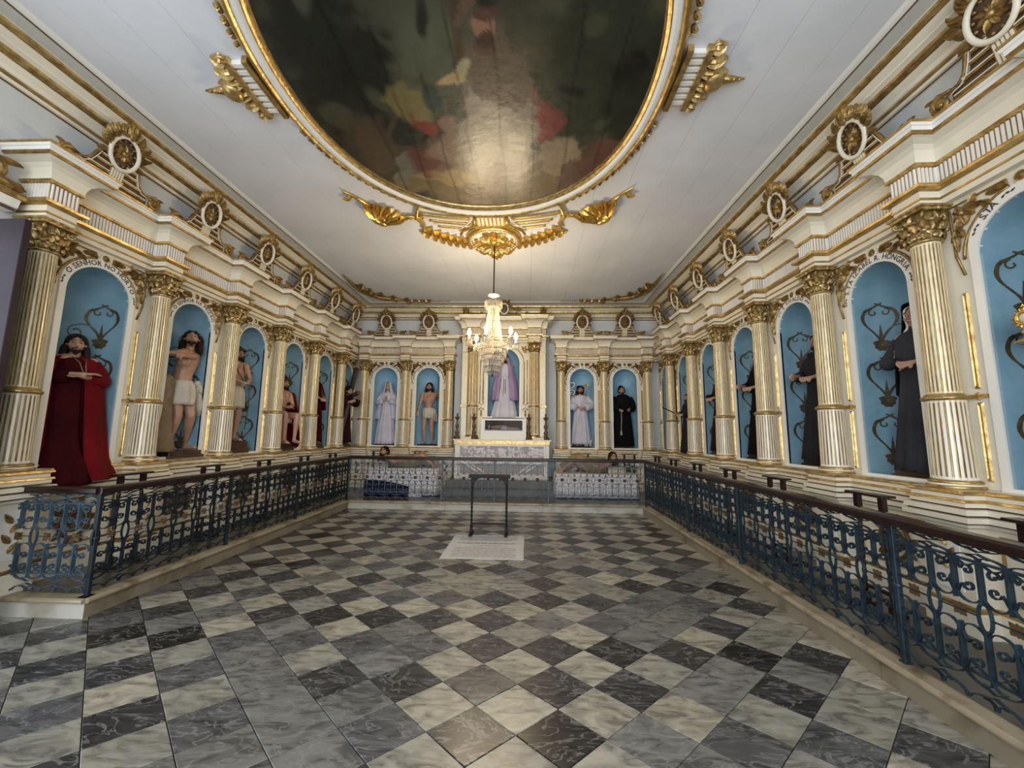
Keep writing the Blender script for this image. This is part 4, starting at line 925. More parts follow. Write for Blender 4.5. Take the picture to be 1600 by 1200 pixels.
# ------------------------------------------------------------------ iron railings
UH = .86
def unit_meshes(cell):
    mb = MB(); t, d = .0055, .018
    zt, z1, z2, z3, z4, z0 = .815, .725, .53, .39, .17, .035      # levels of the panel
    for s in (-1, 1):                                           # two cells per unit
        cx = s*cell/2; hw = cell/2
        for zc0, zc1 in ((z2+.02, z1), (z4, z3-.02)):
            zm = (zc0+zc1)/2; up_ = zc0 > .45
            for k, (zz, sg) in enumerate(((zm+.038, 1), (zm-.038, -1))):
                m_ = s if True else 1
                sp = spiral(cx+m_*.004, zz, (PI if m_ > 0 else 0), .030, 1.1, -sg*m_, .25, 10)
                mb.strip([(cx-m_*(hw-.010), zz+sg*.045), (cx-m_*(hw-.02), zz+sg*.02)]+sp, t, d)
            # curl beside the bar, and the rounded arch of the cell
            mb.strip([(cx-hw+.012, (zc1-.005) if up_ else zc0+.005), (cx-.02, (zc1-.02) if up_ else zc0+.02), (cx-.006, (zc1-.03) if up_ else zc0+.03)], t, d)
            mb.strip([(cx+hw-.012, (zc1-.005) if up_ else zc0+.005), (cx+.02, (zc1-.02) if up_ else zc0+.02), (cx+.006, (zc1-.03) if up_ else zc0+.03)], t, d)
            e = zc0 if up_ else zc1; dr = -1 if up_ else 1
            mb.strip([(cx+hw*math.cos(a)*.97, e+dr*(-.02)+dr*.055*math.sin(a)) for a in [PI*i/8 for i in range(9)]], t, d)
    # upright bars
    for x in (-cell, 0):
        mb.box((x-.0055, -.015, z2-.01), (x+.0055, .015, z1)); mb.box((x-.0055, -.015, z4), (x+.0055, .015, z3+.01))
    # oval at the unit border, cross bars to the flower
    zm = (z2+z3)/2
    mb.strip([(-cell+.030*math.cos(a), zm+.072*math.sin(a)) for a in [2*PI*i/14 for i in range(15)]], t, d)
    mb.box((-cell+.03, -.006, zm-.003), (cell-.03, .006, zm+.003))
    # lens bands top and bottom
    for lo, hi in ((z1+.004, zt), (z0, z4-.004)):
        m_ = (lo+hi)/2; q = (hi-lo)/2
        for sx in (1, -1):
            for sz in (1, -1):
                mb.strip(bez((0, m_+sz*q), (sx*.035, m_+sz*q*.2), (sx*(cell-.05), m_+sz*q*.55), (sx*cell, m_+sz*q*.12), 8), t*1.15, d)
                mb.strip(bez((sx*(cell-.003), m_+sz*q), (sx*(cell-.004), m_+sz*q*.55), (sx*(cell-.018), m_+sz*q*.40), (sx*(cell-.05), m_+sz*q*.50), 5), t, d)
    fl = MB()
    for k in range(4): a = k*PI/2+PI/4; fl.leaf(0, zm, a, .042, .035, -.004, .01, 0)
    for k in range(4): a = k*PI/2; fl.leaf(0, zm, a, .034, .022, -.006, .01, 0)
    fl.sphere((0, -.012, zm), .010, 6, 4)
    return mb, fl
def railing(nm, label, a, b, posts, iron, end_posts=(True, True), units=None):
    a, b = Vector(a), Vector(b); d = b-a; Ln = d.length; rz = math.atan2(d.y, d.x)
    root = thing(nm, label, 'railing', (a.x, a.y, PZ), rz)
    n = units or max(1, int(round(Ln/.245))); uw = Ln/n
    mbu, fl = unit_meshes(uw/2); um, fm_ = mbu.mesh('scroll_panel', [iron]), fl.mesh('flower', ['bronze'])
    for i in range(n):
        o = link('scroll_panel', um, root, ((i+.5)*uw, 0, 0)); link('flower', fm_, o)
    mb = MB()
    mb.box((0, -.008, .72), (Ln, .008, .733)); mb.build('top_bar', iron, root); mb = MB(); mb.box((0, -.008, .165), (Ln, .008, .177)); mb.build('bottom_bar', iron, root)
    mb = MB(); pr = [(-.036, .808), (.036, .808), (.046, .822), (.046, .852), (.032, .866), (-.032, .866), (-.046, .852), (-.046, .822)]
    e = .035; mb.loft([[(-e, y, z) for y, z in pr], [(Ln+e, y, z) for y, z in pr]], 0, False); mb.build('handrail', 'wood', root)
    for x in posts:
        mb = MB(); mb.bbox((x-.016, -.016, 0), (x+.016, .016, .822), .003); mb.box((x-.022, -.022, 0), (x+.022, .022, .015)); mb.sphere((x, 0, .45), (.026, .026, .022), 8, 5)
        mb.build('post', iron, root)
    return root
railing('iron_railing', 'blue scrolled iron railing with wooden handrail in front of the left wall niches', (-3.545, 3.22), (-3.545, 7.80), [0.0, 1.46, 2.86, 4.58], 'irond', units=19)
railing('iron_railing', 'short blue scrolled iron railing at the near left, turning towards the open door', (-4.56, 3.21), (-3.57, 3.21), [0.06], 'ironl', units=4)
railing('iron_railing', 'long blue scrolled iron railing with wooden handrail in front of the right wall niches', (2.295, -2.0), (2.295, 7.80), [4.65-.02, 6.44, 7.80, 9.78, 2.9, 1.1], 'iron', units=40)
railing('iron_railing', 'pale blue scrolled iron railing across the far end before the altar', (-3.52, 7.82), (2.27, 7.82), [1.86, 2.9, 3.95], 'ironl', units=24)
# ------------------------------------------------------------------ narrow stands
def twist_leg(mb, x, y, z0, z1, r=.013):
    mb.box((x-r*1.25, y-r*1.25, z1-.10), (x+r*1.25, y+r*1.25, z1)); mb.box((x-r*1.25, y-r*1.25, z0), (x+r*1.25, y+r*1.25, z0+.12))
    k = int((z1-z0-.22)/.02); prof = [(r*(.72+.38*abs(math.sin(i*PI/3))), z0+.12+(z1-z0-.22)*i/k) for i in range(k+1)]
    mb.lathe(prof, 8, (x, y, 0))
def stand(w, dp, h, legs):
    P = []
    mb = MB(); mb.bbox((-w/2-(.045 if legs == 3 else .03), -dp/2-.02, h-(.018 if legs == 3 else .045)), (w/2+(.045 if legs == 3 else .03), dp/2+.02, h), .004); P.append(('top', mb.mesh('top', ['wood' if legs != 2 else 'black'])))
    m_ = 'wood' if legs != 2 else 'black'
    for x in (-w/2+.02, w/2-.02):
        for y in ((-dp/2+.02, dp/2-.02) if legs == 4 else (0,)):
            mb = MB(); twist_leg(mb, x, y, 0, h-.025, .016 if legs == 3 else .017); P.append(('leg', mb.mesh('leg', [m_])))
    mb = MB()
    ys = (-dp/2+.02, dp/2-.02) if legs == 4 else (0,)
    for y in ys: mb.box((-w/2+.02, y-.009, .15), (w/2-.02, y+.009, .175))
    P.append(('stretcher', mb.mesh('stretcher', [m_])))
    if legs != 2:
        for s in (1, -1):
            mb = MB(); xx = s*(w/2-.02); mb.bbox((xx-.018, -.10, 0), (xx+.018, .10, .03), .005); P.append(('foot', mb.mesh('foot', [m_])))
    if legs == 2:
        for s in (1, -1):
            mb = MB(); x = s*(w/2-.03); pts = [(x, h-.03), (x-s*.12, h-.03), (x-s*.10, h-.055), (x-s*.07, h-.065), (x-s*.05, h-.09), (x-s*.03, h-.10), (x-s*.02, h-.15), (x, h-.16)]
            mb.loft([[(px, -.012, pz) for px, pz in pts], [(px, .012, pz) for px, pz in pts]], 0, False); P.append(('bracket', mb.mesh('bracket', [m_])))
            mb = MB(); xx = s*(w/2-.02); mb.bbox((xx-.022, -.14, 0), (xx+.022, .14, .04), .006); P.append(('foot', mb.mesh('foot', [m_])))
    return P
SM = stand(.27, .07, .905, 3)
def side_stand(x, y, rz, label):
    t = thing('wooden_stand', label, 'stand', (x, y, PZ), rz, 'narrow dark wooden stands along the walls')
    for nm, me in SM: link(nm, me, t)
for i, y in enumerate((3.93, 4.93, 5.95, 7.05, 8.1)): side_stand(-4.02, y, PI/2, 'narrow dark wooden stand with turned legs by the left wall, %s from the near corner' % ORD[i])
for i, y in enumerate((8.55, 7.62, 6.58, 5.55, 4.55, 3.36, 2.25)): side_stand(2.78, y, PI/2, 'narrow dark wooden stand with turned legs by the right wall, %s from the far corner' % ORD[i])
for x, txt in ((-3.52, 'far left corner, behind the left bier'), (-2.52, 'far wall, left of the altar'), (1.32, 'far wall, right of the altar'), (2.39, 'far right corner, behind the right bier')): side_stand(x, 9.3, 0, 'narrow dark wooden stand at the '+txt)
t = thing('reading_stand', 'black wooden stand with twisted legs standing alone on the chequered floor', 'stand', (-.55, 6.0, .001))
for nm, me in stand(.56, .12, .875, 2): link(nm, me, t)
# printed sheet on the floor
t = thing('printed_sheet', 'large pale printed sheet lying flat on the tiles before the black stand', 'sheet', (-.53, 5.42, .002))
mb = MB(); mb.box((-.505, -.55, 0), (.505, .55, .004)); mb.build('sheet', 'paper', t)
mb = MB(); rr = random.Random(3)
for k, y in enumerate((.46, .38, .32, .26, .12, .0, -.10, -.17, -.24, -.31, -.38, -.45)):
    x = -.40; h = .018 if k == 4 else .010
    while x < .36:
        wd = rr.uniform(.03, .11)
        if k == 5 and not -.15 < x < .1: x += wd; continue
        mb.add([(x, y-h, .0046), (min(.42, x+wd), y-h, .0046), (min(.42, x+wd), y+h, .0046), (x, y+h, .0046)], [(0, 1, 2, 3)]); x += wd+.014
tag(mb.build('print', 'ink', t), kind='stuff')
# ------------------------------------------------------------------ open door at the left
t = thing('door_1', 'tall dark door leaf standing open at the left edge', 'door', (0, 0, 0)); t['kind'] = 'structure'
mb = MB(); mb.bbox((-4.96, 2.775, .02), (-4.005, 2.825, 3.155), .004); mb.build('door_leaf', 'door', t)
del t['category']
t = thing('door_head', 'white moulding with carved gilt scrolls over the doorway at the left edge', 'ornament', (XL, 1.83, 0), PI/2)
mb = MB(); sweep(mb, [(-1.28, 0), (-1.28, -.10), (1.14, -.10), (1.14, 0)], [(-.08, 3.33, 'white'), (0, 3.33, 'white'), (0, 3.36, 'brown'), (.012, 3.365, 'white'), (.02, 3.44, 'white'), (.03, 3.445, 'agold'), (.05, 3.47, 'gold'), (.05, 3.49, 'agold'), (-.08, 3.50, 'white')], ['white', 'brown', 'gold', 'agold'])
mb.build('moulding', ['white', 'brown', 'gold', 'agold'], t)
for s in (1, -1):
    mb = MB()
    for q, (x, z, r) in enumerate(((.92, 3.62, .105), (.55, 3.68, .13), (.2, 3.72, .12))):
        mb.scroll(s*x, z, PI/2, r, 1.5, .036, -.12, 0, -s, .2, 18, 7); mb.leaf(s*(x+.1), z-.06, -.5 if s > 0 else PI+.5, .16, .1, -.12, .04, .8*s); mb.leaf(s*(x+.04), z+.08, .4 if s > 0 else PI-.4, .18, .07, -.12, .03, -.6*s)
    mb.tube([(s*1.12, -.12, 3.52), (s*1.02, -.12, 3.545), (s*.8, -.12, 3.55), (s*.6, -.12, 3.56)], [.02, .04, .04, .03], 6); mb.scroll(s*1.11, 3.535, 0, .035, 1.2, .018, -.13, 0, s)
    mb.build('carved_scroll', 'agold', t)
# ------------------------------------------------------------------ altar
AX = -.57
root = thing('altar', 'white altar table with carved fretwork front and gilt edge', 'altar', (AX, 9.10, 0))
mb = MB(); mb.box((-1.09, .02, .45), (1.09, .80, 1.245)); mb.build('altar_body', 'white', root)
mb = MB(); mb.bbox((-1.14, -.03, 1.325), (1.14, .80, 1.355), .004); mb.build('altar_slab', 'white', root)
mb = MB(); mb.box((-1.11, -.005, 1.245), (1.11, .80, 1.325)); mb.build('gilt_frieze', 'gold', root)
mb = MB(); mb.box((-.97, .008, .56), (.97, .021, 1.20)); mb.build('front_ground', 'fretback', root)
mb = MB(); rr = random.Random(11)
for q in range(130):
    x = -.92+1.84*rr.random(); z = .86+.30*rr.random()
    mb.leaf(x, z, rr.random()*6.28, rr.uniform(.09, .16), rr.uniform(.04, .07), .008, .02, rr.uniform(-2, 2))
for q in range(14): mb.scroll(-.85+.131*q, 1.0+.07*(-1)**q, rr.random()*6, .06, 1.2, .014, 0, 0, (-1)**q, .2, 10, 4)
tag(mb.build('fretwork', 'fret', root), kind='stuff')
mb = MB()
for s in (1, -1):
    for a, b in (((.55, .62), (.90, .84)), ((.40, .60), (.75, .84))): mb.strip([(s*a[0], a[1]), (s*b[0], b[1])], .035, .03, 0, 0)
    mb.box((s*.985-.02, -.01, .50), (s*.985+.02, .02, 1.24))
mb.box((-.97, -.01, .50), (.97, .02, .56)); mb.box((-.97, -.01, 1.20), (.97, .02, 1.24)); mb.box((-.97, -.006, .81), (.97, .02, .835)); mb.build('front_frame', 'white', root)
t = thing('altar_step', 'grey stone step in front of the altar', 'step', (AX, 8.98, PZ)); mb = MB(); mb.bbox((-1.35, -.28, .0), (1.35, .95, .13), .008); mb.bbox((-1.22, -.08, .13), (1.22, .95, .298), .008); mb.build('step', 'slab', t)
RY = 9.50
root = thing('altar_retable', 'tall gilded altar retable with paired columns and entablature behind the altar table', 'retable', (AX, RY, 0))
pr = MB(); R_, sp_, si_ = .385, 3.20, 1.87
link('retable_panel', panel_mesh(1.95, R_, sp_, si_, 3.72, -.02), root); link('retable_niche', shell_mesh('blue2', R_, sp_, si_, -.02, .45), root); link('retable_frame', frame_mesh(R_, sp_, si_, .055, .055, -.02), root)
mb = MB(); mb.box((-1.0, -.05, 1.357), (1.0, .45, 1.83), 0); mb.box((-1.0, -.05, 1.83), (-.5, .40, si_), 0); mb.box((.5, -.05, 1.83), (1.0, .40, si_), 0); mb.box((-1.03, .0, 1.357), (-.97, .42, 3.72)); mb.box((.97, .0, 1.357), (1.03, .42, 3.72)); mb.build('retable_base', 'cream', root)
def big_shaft(x, y, half=False):
    n = 16*4
    for nm, r0, r1, z0, z1, rm in (('lower_shaft', .132, .124, 1.47, 2.12, 'ridge_pale'), ('upper_shaft', .118, .108, 2.17, 3.46, 'ridge')):
        mb = MB(); rings = []
        for z, r, on in ((z0, r0, 0), (z0+.02, r0, 1), (z1-.02, r1, 1), (z1, r1, 0)):
            rings.append([(x+r*(.91 if on and k % 4 > 1 else 1)*math.cos(2*PI*(k+.5)/n), y+r*(.91 if on and k % 4 > 1 else 1)*math.sin(2*PI*(k+.5)/n), z) for k in range(n)])
        mb.add([p for q in rings for p in q], [])
        for i in range(3):
            for k in range(n): mb.f.append((i*n+k, i*n+(k+1) % n, (i+1)*n+(k+1) % n, (i+1)*n+k)); mb.m.append(0 if (k % 4 == 0 or i != 1) else 1); mb.sm.append(False)
        mb.build(nm, [rm, 'groove'], root)
    mb = MB(); mb.lathe([(.17, 1.357), (.17, 1.38), (.155, 1.39), (.165, 1.42), (.14, 1.45), (.134, 1.47)], 20, (x, y, 0)); mb.build('column_base', 'gold', root)
    mb = MB(); mb.lathe([(.124, 2.12), (.145, 2.13), (.145, 2.15), (.118, 2.17)], 20, (x, y, 0)); mb.build('ring', 'gold', root)
    cm_ = bpy.data.meshes.new('capital'); o = link('capital', CM[4][1], root, (x, y, 3.455-3.045*.93)); o.scale = (1.12, 1.12, .93)
for s in (1, -1):
    big_shaft(s*.745, -.12)
    mb = MB(); x0, x1 = sorted((s*.885, s*1.02)); 
    for z0, z1, m_ in ((1.37, 2.12, 1), (2.17, 3.46, 0)):
        mb.box((x0, -.10, z0), (x1, .02, z1), 2)
        for k in range(4): a = x0+.012+k*.031; mb.box((a, -.112, z0+.02), (a+.018, -.10, z1-.02), m_)
    mb.box((x0-.02, -.12, 2.12), (x1+.02, .02, 2.17), 3); mb.box((x0-.01, -.12, 3.46), (x1+.01, .02, 3.50), 3); mb.box((x0, -.10, 3.50), (x1, .02, 3.72), 2)
    mb.build('pilaster', ['ridge', 'ridge_pale', 'cream', 'gold'], root)
    mb = MB()
    mb.tube([(s*.50, -.035, 2.24), (s*.50, -.035, 3.20)]+[(s*.50*math.cos(a), -.035, 3.20+.47*math.sin(a)) for a in [1.2*i/8 for i in range(1, 9)]], .014, 5)
    mb.tube([(s*.575, -.03, 2.24), (s*.575, -.03, 3.30)], .010, 5); mb.tube([(s*.47, -.035, 2.24), (s*.5375, -.035, 2.18), (s*.605, -.035, 2.24)], .012, 5); mb.tube([(s*.47, -.035, 2.06), (s*.5375, -.035, 2.12), (s*.605, -.035, 2.06)], .012, 5)
    mb.tube([(s*.5375, -.035, 1.92), (s*.5375, -.035, 2.05)], [.012, .022], 6); mb.leaf(s*.5375, 2.0, -PI/2, .12, .05, -.035, .02)
    mb.sphere((s*.52, -.04, 3.52), (.03, .02, .03), 6, 4)
    for a, l in ((.3, .14), (1.0, .16), (1.7, .14), (-.5, .1)): mb.leaf(s*.48, 3.52, a if s > 0 else PI-a, l, .06, -.03, .03, .4*s)
    mb.build('gilt_ornament', 'gold', root)
pth = [(-1.03, .43), (-1.03, -.12), (-.885, -.12), (-.885, -.26), (-.605, -.26), (-.605, -.10), (.605, -.10), (.605, -.26), (.885, -.26), (.885, -.12), (1.03, -.12), (1.03, .43)]
sh = .39
mb = MB(); sweep(mb, pth, [(o, 3.72+(z-3.33)*1.02, m_) for o, z, m_ in ENT_A]+[(o, 3.72+(z-3.33)*1.02, m_) for o, z, m_ in ENT_F[1:]]+[(o*1.0, 3.72+(z-3.33)*1.02, m_) for o, z, m_ in ENT_C[1:]], EM); mb.build('retable_entablature', EM, root)
mb = MB()
for a, b in zip(pth[:-1], pth[1:]):
    d = Vector((b[0]-a[0], b[1]-a[1])); L_ = d.length
    if L_ < .13 or abs(d.y) > .3: continue
    d.normalize(); n = Vector((d.y, -d.x)); k = int(round(L_/.032)); pw = L_/k
    for i in range(k):
        c0 = Vector(a)+d*(pw*(i+.5)); h = pw*.3; e = [c0-d*h, c0+d*h, c0+d*h*.6+n*.01, c0-d*h*.6+n*.01]
        mb.add([(q.x, q.y, 3.90) for q in e]+[(q.x, q.y, 4.045) for q in e], [(0, 1, 5, 4), (1, 2, 6, 5), (2, 3, 7, 6), (3, 0, 4, 7)])
tag(mb.build('frieze_flutes', 'white', root), kind='stuff')
mb = MB(); z0 = 4.335; y = -.24; mb.ringxz(0, z0+.20, .10, .13, .02, y, 1, 24, 6); mb.sphere((0, y, z0+.20), (.085, .02, .11), 12, 6, 2)
for a, l in ((PI/2, .2), (PI/2-.6, .16), (PI/2+.6, .16), (.2, .12), (PI-.2, .12)): mb.leaf(.09*math.cos(a), z0+.20+.12*math.sin(a), a, l, .09, y, .03, 0)
for s in (1, -1):
    mb.tube([(s*.12, y, z0+.26), (s*.25, y, z0+.20), (s*.33, y, z0+.09), (s*.48, y, z0+.07), (s*.58, y, z0+.12)], [.03, .025, .02, .018, .01], 6); mb.leaf(s*.2, z0+.22, -.4 if s > 0 else PI+.4, .25, .09, y, .03, .5*s)
    mb.box((s*.3-.14, y-.01, z0), (s*.3+.14, y+.03, z0+.03), 0)
mb.build('pediment_ornament', ['agold', 'cream', 'brown'], root)
for s in (1, -1):
    mb = MB(); x = s*.97; z0 = 4.50; y = .40-.45
    mb.T = Matrix.Translation((0, 0, 0))
    for a, l in ((PI/2, .16), (PI/2-.7, .13), (PI/2+.7, .13), (-PI/2, .14), (-PI/2+.6, .1), (-PI/2-.6, .1), (0, .08), (PI, .08)): mb.leaf(x, z0, a, l, .08, y, .03, 0)
    mb.sphere((x, y-.03, z0), .03, 7, 5); mb.T = None
    mb.build('gilt_bracket', 'agold', root)
# glass casket with a small lying figure
root = thing('reliquary_casket', 'long white framed glass casket with a small lying figure on the altar', 'casket', (AX+.03, 9.28, 1.357))
mb = MB(); 
for a, b in (((-.53, -.10, 0), (.53, .16, .20)), ((-.53, -.10, .44), (.53, .16, .485)), ((-.53, -.10, .20), (-.44, .16, .44)), ((.44, -.10, .20), (.53, .16, .44))): mb.box(a, b)
mb.box((-.47, -.115, .045), (.47, -.10, .16)); mb.build('casket_frame', 'white', root)
mb = MB(); mb.box((-.44, .13, .20), (.44, .158, .44)); mb.build('casket_back', 'casket', root)
g_ = bpy.data.materials.new('clear_glass'); nt, N, L, b = nodes_of(g_); b.inputs['Transmission Weight'].default_value = 1; b.inputs['Roughness'].default_value = .02; b.inputs['IOR'].default_value = 1.1; M['glass'] = g_
mb = MB(); mb.box((-.44, -.092, .20), (.44, -.088, .44)); mb.build('casket_glass', 'glass', root)
fig = thing('lying_figurine', 'small painted figure lying on pale blue cloth inside the glass casket', 'figurine', (AX+.03, 9.30, 1.557+.004))
mb = MB(); mb.tube([(-.30, 0, .07), (-.22, 0, .075), (-.10, 0, .07), (0, 0, .06), (.15, 0, .05), (.30, 0, .04), (.38, 0, .05)], [.035, .055, .06, .05, .035, .028, .02], 10); mb.sphere((-.35, -.01, .09), (.045, .04, .045), 10, 7); mb.tube([(-.24, -.05, .08), (-.15, -.07, .05), (-.06, -.06, .08)], [.018, .015, .012], 6); mb.build('body', 'skinpale', fig)
mb = MB(); mb.sphere((-.375, .0, .095), (.04, .045, .05), 8, 6); mb.build('hair', 'hair', fig)
mb = MB(); mb.tube([(-.06, 0, .066), (.0, 0, .068), (.07, 0, .055)], [.058, .062, .05], 10); mb.build('loincloth', 'whitecloth', fig); mb = MB(); mb.bbox((-.43, -.085, 0), (.43, .12, .02), .004); mb.build('mattress', 'whitecloth', fig)
def candlestick(x, y, label):
    t = thing('candlestick', label, 'candlestick', (x, y, 1.357), 0, 'candlesticks on the altar')
    mb = MB(); mb.lathe([(.085, 0), (.09, .02), (.07, .045), (.055, .07), (.03, .10), (.045, .13), (.05, .16), (.028, .20), (.022, .24), (.04, .28), (.045, .31), (.022, .36), (.018, .43), (.03, .46), (.06, .50), (.062, .515), (.03, .52)], 12)
    for k in range(3): a = 2*PI*k/3+.5; mb.sphere((.08*math.cos(a), .08*math.sin(a), .02), .022, 6, 4)
    mb.build('stem', 'brass', t); mb = MB(); mb.lathe([(.018, .52), (.018, .60), (.008, .61)], 8); mb.build('candle_stub', 'brass', t)
for px, txt in ((-1.07, 'leftmost on the altar'), (-.67, 'left of the glass casket'), (.62, 'right of the glass casket'), (1.02, 'rightmost on the altar')): candlestick(AX+px, 9.22, 'tall turned bronze candlestick, '+txt)
for s in (1, -1):
    mb = MB(); mb.bbox((-.13, -.05, 0), (.13, .05, .05), .004); tag(mb.build('altar_card', 'wax', None, (AX+s*.85, 9.2, 1.357)), 'small pale box between the two %s candlesticks' % ('right' if s > 0 else 'left'), 'box')
# ------------------------------------------------------------------ statues
V = Vector
def cap(mb, p0, p1, r0, r1, n=10):
    p0, p1 = V(p0), V(p1); d = p1-p0; L_ = d.length
    if L_ < 1e-5: mb.sphere(p0, r0, n, 6); return
    d.normalize(); pts = []; rs = []
    for k in range(4): a = PI/2*(1-k/3.0); pts.append(p0-d*r0*math.sin(a)); rs.append(max(.0015, r0*math.cos(a)))
    for k in range(4): a = PI/2*(k/3.0); pts.append(p1+d*r1*math.sin(a)); rs.append(max(.0015, r1*math.cos(a)))
    mb.tube(pts, rs, n, 0)
def fuse(name, mb, m, parent, voxel=.009, smooth=2):
    me = mb.mesh(name, [m]); o = bpy.data.objects.new(name+'_tmp', me); COL.objects.link(o)
    r = o.modifiers.new('r', 'REMESH'); r.mode = 'VOXEL'; r.voxel_size = voxel; r.use_smooth_shade = True
    s = o.modifiers.new('s', 'SMOOTH'); s.iterations = smooth; s.factor = .5
    dg = bpy.context.evaluated_depsgraph_get(); dg.update(); ev = o.evaluated_get(dg)
    m2 = bpy.data.meshes.new_from_object(ev); m2.name = name; m2.materials.clear(); m2.materials.append(M[m]); bpy.data.objects.remove(o)
    return link(name, m2, parent)
DEF = dict(pelvis=(0, 0, .86), waist=(0, 0, .98), chest=(0, -.01, 1.16), neck=(0, 0, 1.33), head=(0, -.02, 1.47), shL=(-.165, 0, 1.29), shR=(.165, 0, 1.29), elL=(-.22, .02, 1.04), elR=(.22, .02, 1.04),
           wrL=(-.22, -.06, .82), wrR=(.22, -.06, .82), hipL=(-.085, 0, .83), hipR=(.085, 0, .83), knL=(-.09, -.02, .44), knR=(.09, -.02, .44), anL=(-.08, .02, .08), anR=(.08, .02, .08), toeL=(-.10, -.11, .03), toeR=(.10, -.11, .03))
def hand(mb, wr, d, side, palm=(0, -1, 0), curl=.5):
    d = V(d).normalized(); pn = V(palm); pn = (pn-d*pn.dot(d)).normalized(); sd = d.cross(pn)*side
    c_ = V(wr)+d*.045
    for k in range(4): q = (k-1.5)*.015; cap(mb, V(wr)+d*.01+sd*q*.6, c_+d*.03+sd*q, .013, .012, 6)
    for k, l in enumerate((.060, .070, .066, .050)):
        q = (k-1.5)*.0195; a = c_+d*.032+sd*q; b = a+(d*.85+pn*curl*.5+sd*q*3)*l*.5; e = b+(d*(1-curl*.7)+pn*curl)*l*.5
        cap(mb, a, b, .0098, .009, 6); cap(mb, b, e, .009, .0075, 6)
    a = V(wr)+d*.02-sd*.024; b = a+(d*.55-sd*.75+pn*.25)*.036; e = b+(d*.8-sd*.1+pn*.4)*.028
    cap(mb, a, b, .0125, .0105, 6); cap(mb, b, e, .0105, .0085, 6)
def person(parent, J={}, skin='skin', hy=0, hp=0, roll=0, arms=True, legs=True, hands=(None, None), beard=True, hair='long', eyes=True, voxel=.0085, fem=False, torso=True, feet=True):
    P = {k: V(J.get(k, v)) for k, v in DEF.items()}
    mb = MB()
    if torso:
        mb.sphere(P['pelvis'], (.135, .098, .10), 14, 10); cap(mb, P['pelvis'], P['waist'], .105, .098, 14); cap(mb, P['waist'], P['chest'], .098, .115, 14)
        up_ = (P['neck']-P['waist']).normalized()
        for s in ('L', 'R'):
            sh = P['sh'+s]; c_ = P['chest']; m_ = c_.lerp(sh, .48); cap(mb, m_-up_*.07, m_+up_*.04, .085, .080, 10); cap(mb, P['neck']-up_*.05, sh, .045, .052, 8)
            cap(mb, m_+V((0, -.045, -.01)), m_+V((0, -.04, -.03)), .05, .055, 8); cap(mb, P['waist'].lerp(P['chest'], .2)+V((0, -.02, 0)), m_-up_*.08, .08, .07, 10)
    cap(mb, P['neck']-V((0, 0, .07)), P['neck'].lerp(P['head'], .55), .055, .046, 10)
    if arms:
        for s in ('L', 'R'):
            cap(mb, P['sh'+s], P['sh'+s].lerp(P['el'+s], .45), .050, .046); cap(mb, P['sh'+s].lerp(P['el'+s], .45), P['el'+s], .046, .036)
            cap(mb, P['el'+s], P['el'+s].lerp(P['wr'+s], .3), .037, .036); cap(mb, P['el'+s].lerp(P['wr'+s], .3), P['wr'+s], .036, .022)
            sg = 1 if s == 'R' else -1; hd = hands[0 if s == 'L' else 1]
            d = (P['wr'+s]-P['el'+s]).normalized() if hd is None else V(hd[0]); pl = (0, -1, 0) if hd is None else hd[1]
            hand(mb, P['wr'+s], d, sg, pl if abs(V(pl).normalized().dot(d.normalized())) < .9 else (sg*-1, 0, .2), .45)
    if legs or feet:
        for s in ('L', 'R'):
            h, k, a, t_ = P['hip'+s], P['kn'+s], P['an'+s], P['toe'+s]
            cap(mb, h, h.lerp(k, .4), .082, .075, 12); cap(mb, h.lerp(k, .4), k, .075, .051, 12); cap(mb, k, k.lerp(a, .3), .050, .052, 10); cap(mb, k+V((0, .015, -.04)), k.lerp(a, .4)+V((0, .02, 0)), .045, .044, 10); cap(mb, k.lerp(a, .35), a, .047, .028, 10)
    if feet or legs:
        for s in ('L', 'R'):
            a, t_ = P['an'+s], P['toe'+s]; cap(mb, a, a-V((0, 0, .04)), .032, .034, 8); f_ = (t_-a); f_.z = 0; f_ = f_.normalized() if f_.length > 1e-4 else V((0, -1, 0)); sd = f_.cross(V((0, 0, 1)))
            cap(mb, a-V((0, 0, .045)), t_+V((0, 0, .005)), .034, .028, 8)
            for q in range(5): cap(mb, t_+sd*(q-2)*.013, t_+sd*(q-2)*.014+f_*(.030 if q else .036)-V((0, 0, .008)), .012, .010, 5)
    # head in its own frame
    T = Matrix.Translation(P['head']) @ Matrix.Rotation(roll, 4, 'Y') @ Matrix.Rotation(hy, 4, 'Z') @ Matrix.Rotation(hp, 4, 'X')
    mb.T = T; w_ = .94 if fem else 1
    mb.sphere((0, .012, .02), (.074*w_, .090, .092), 16, 12); mb.sphere((0, -.018, -.025), (.058*w_, .068, .080), 14, 10); cap(mb, (0, -.055, -.082), (0, -.035, -.08), .022, .03, 8)
    cap(mb, (0, -.086, .022), (0, -.105, -.018), .0085, .0125, 8); mb.sphere((-.011, -.095, -.022), .0085, 6, 5); mb.sphere((.011, -.095, -.022), .0085, 6, 5)
    for s in (1, -1):
        cap(mb, (s*.014, -.082, .034), (s*.044, -.068, .032), .0095, .008, 6); cap(mb, (s*.045, -.055, -.015), (s*.03, -.07, -.025), .022, .016, 8); mb.sphere((s*.076*w_, .005, -.005), (.012, .020, .030), 8, 6)
    cap(mb, (-.018, -.083, -.050), (.018, -.083, -.050), .0075, .0075, 6); cap(mb, (-.014, -.081, -.060), (.014, -.081, -.060), .008, .008, 6)
    mb.T = None
    fuse('body', mb, skin, parent, voxel, 2)
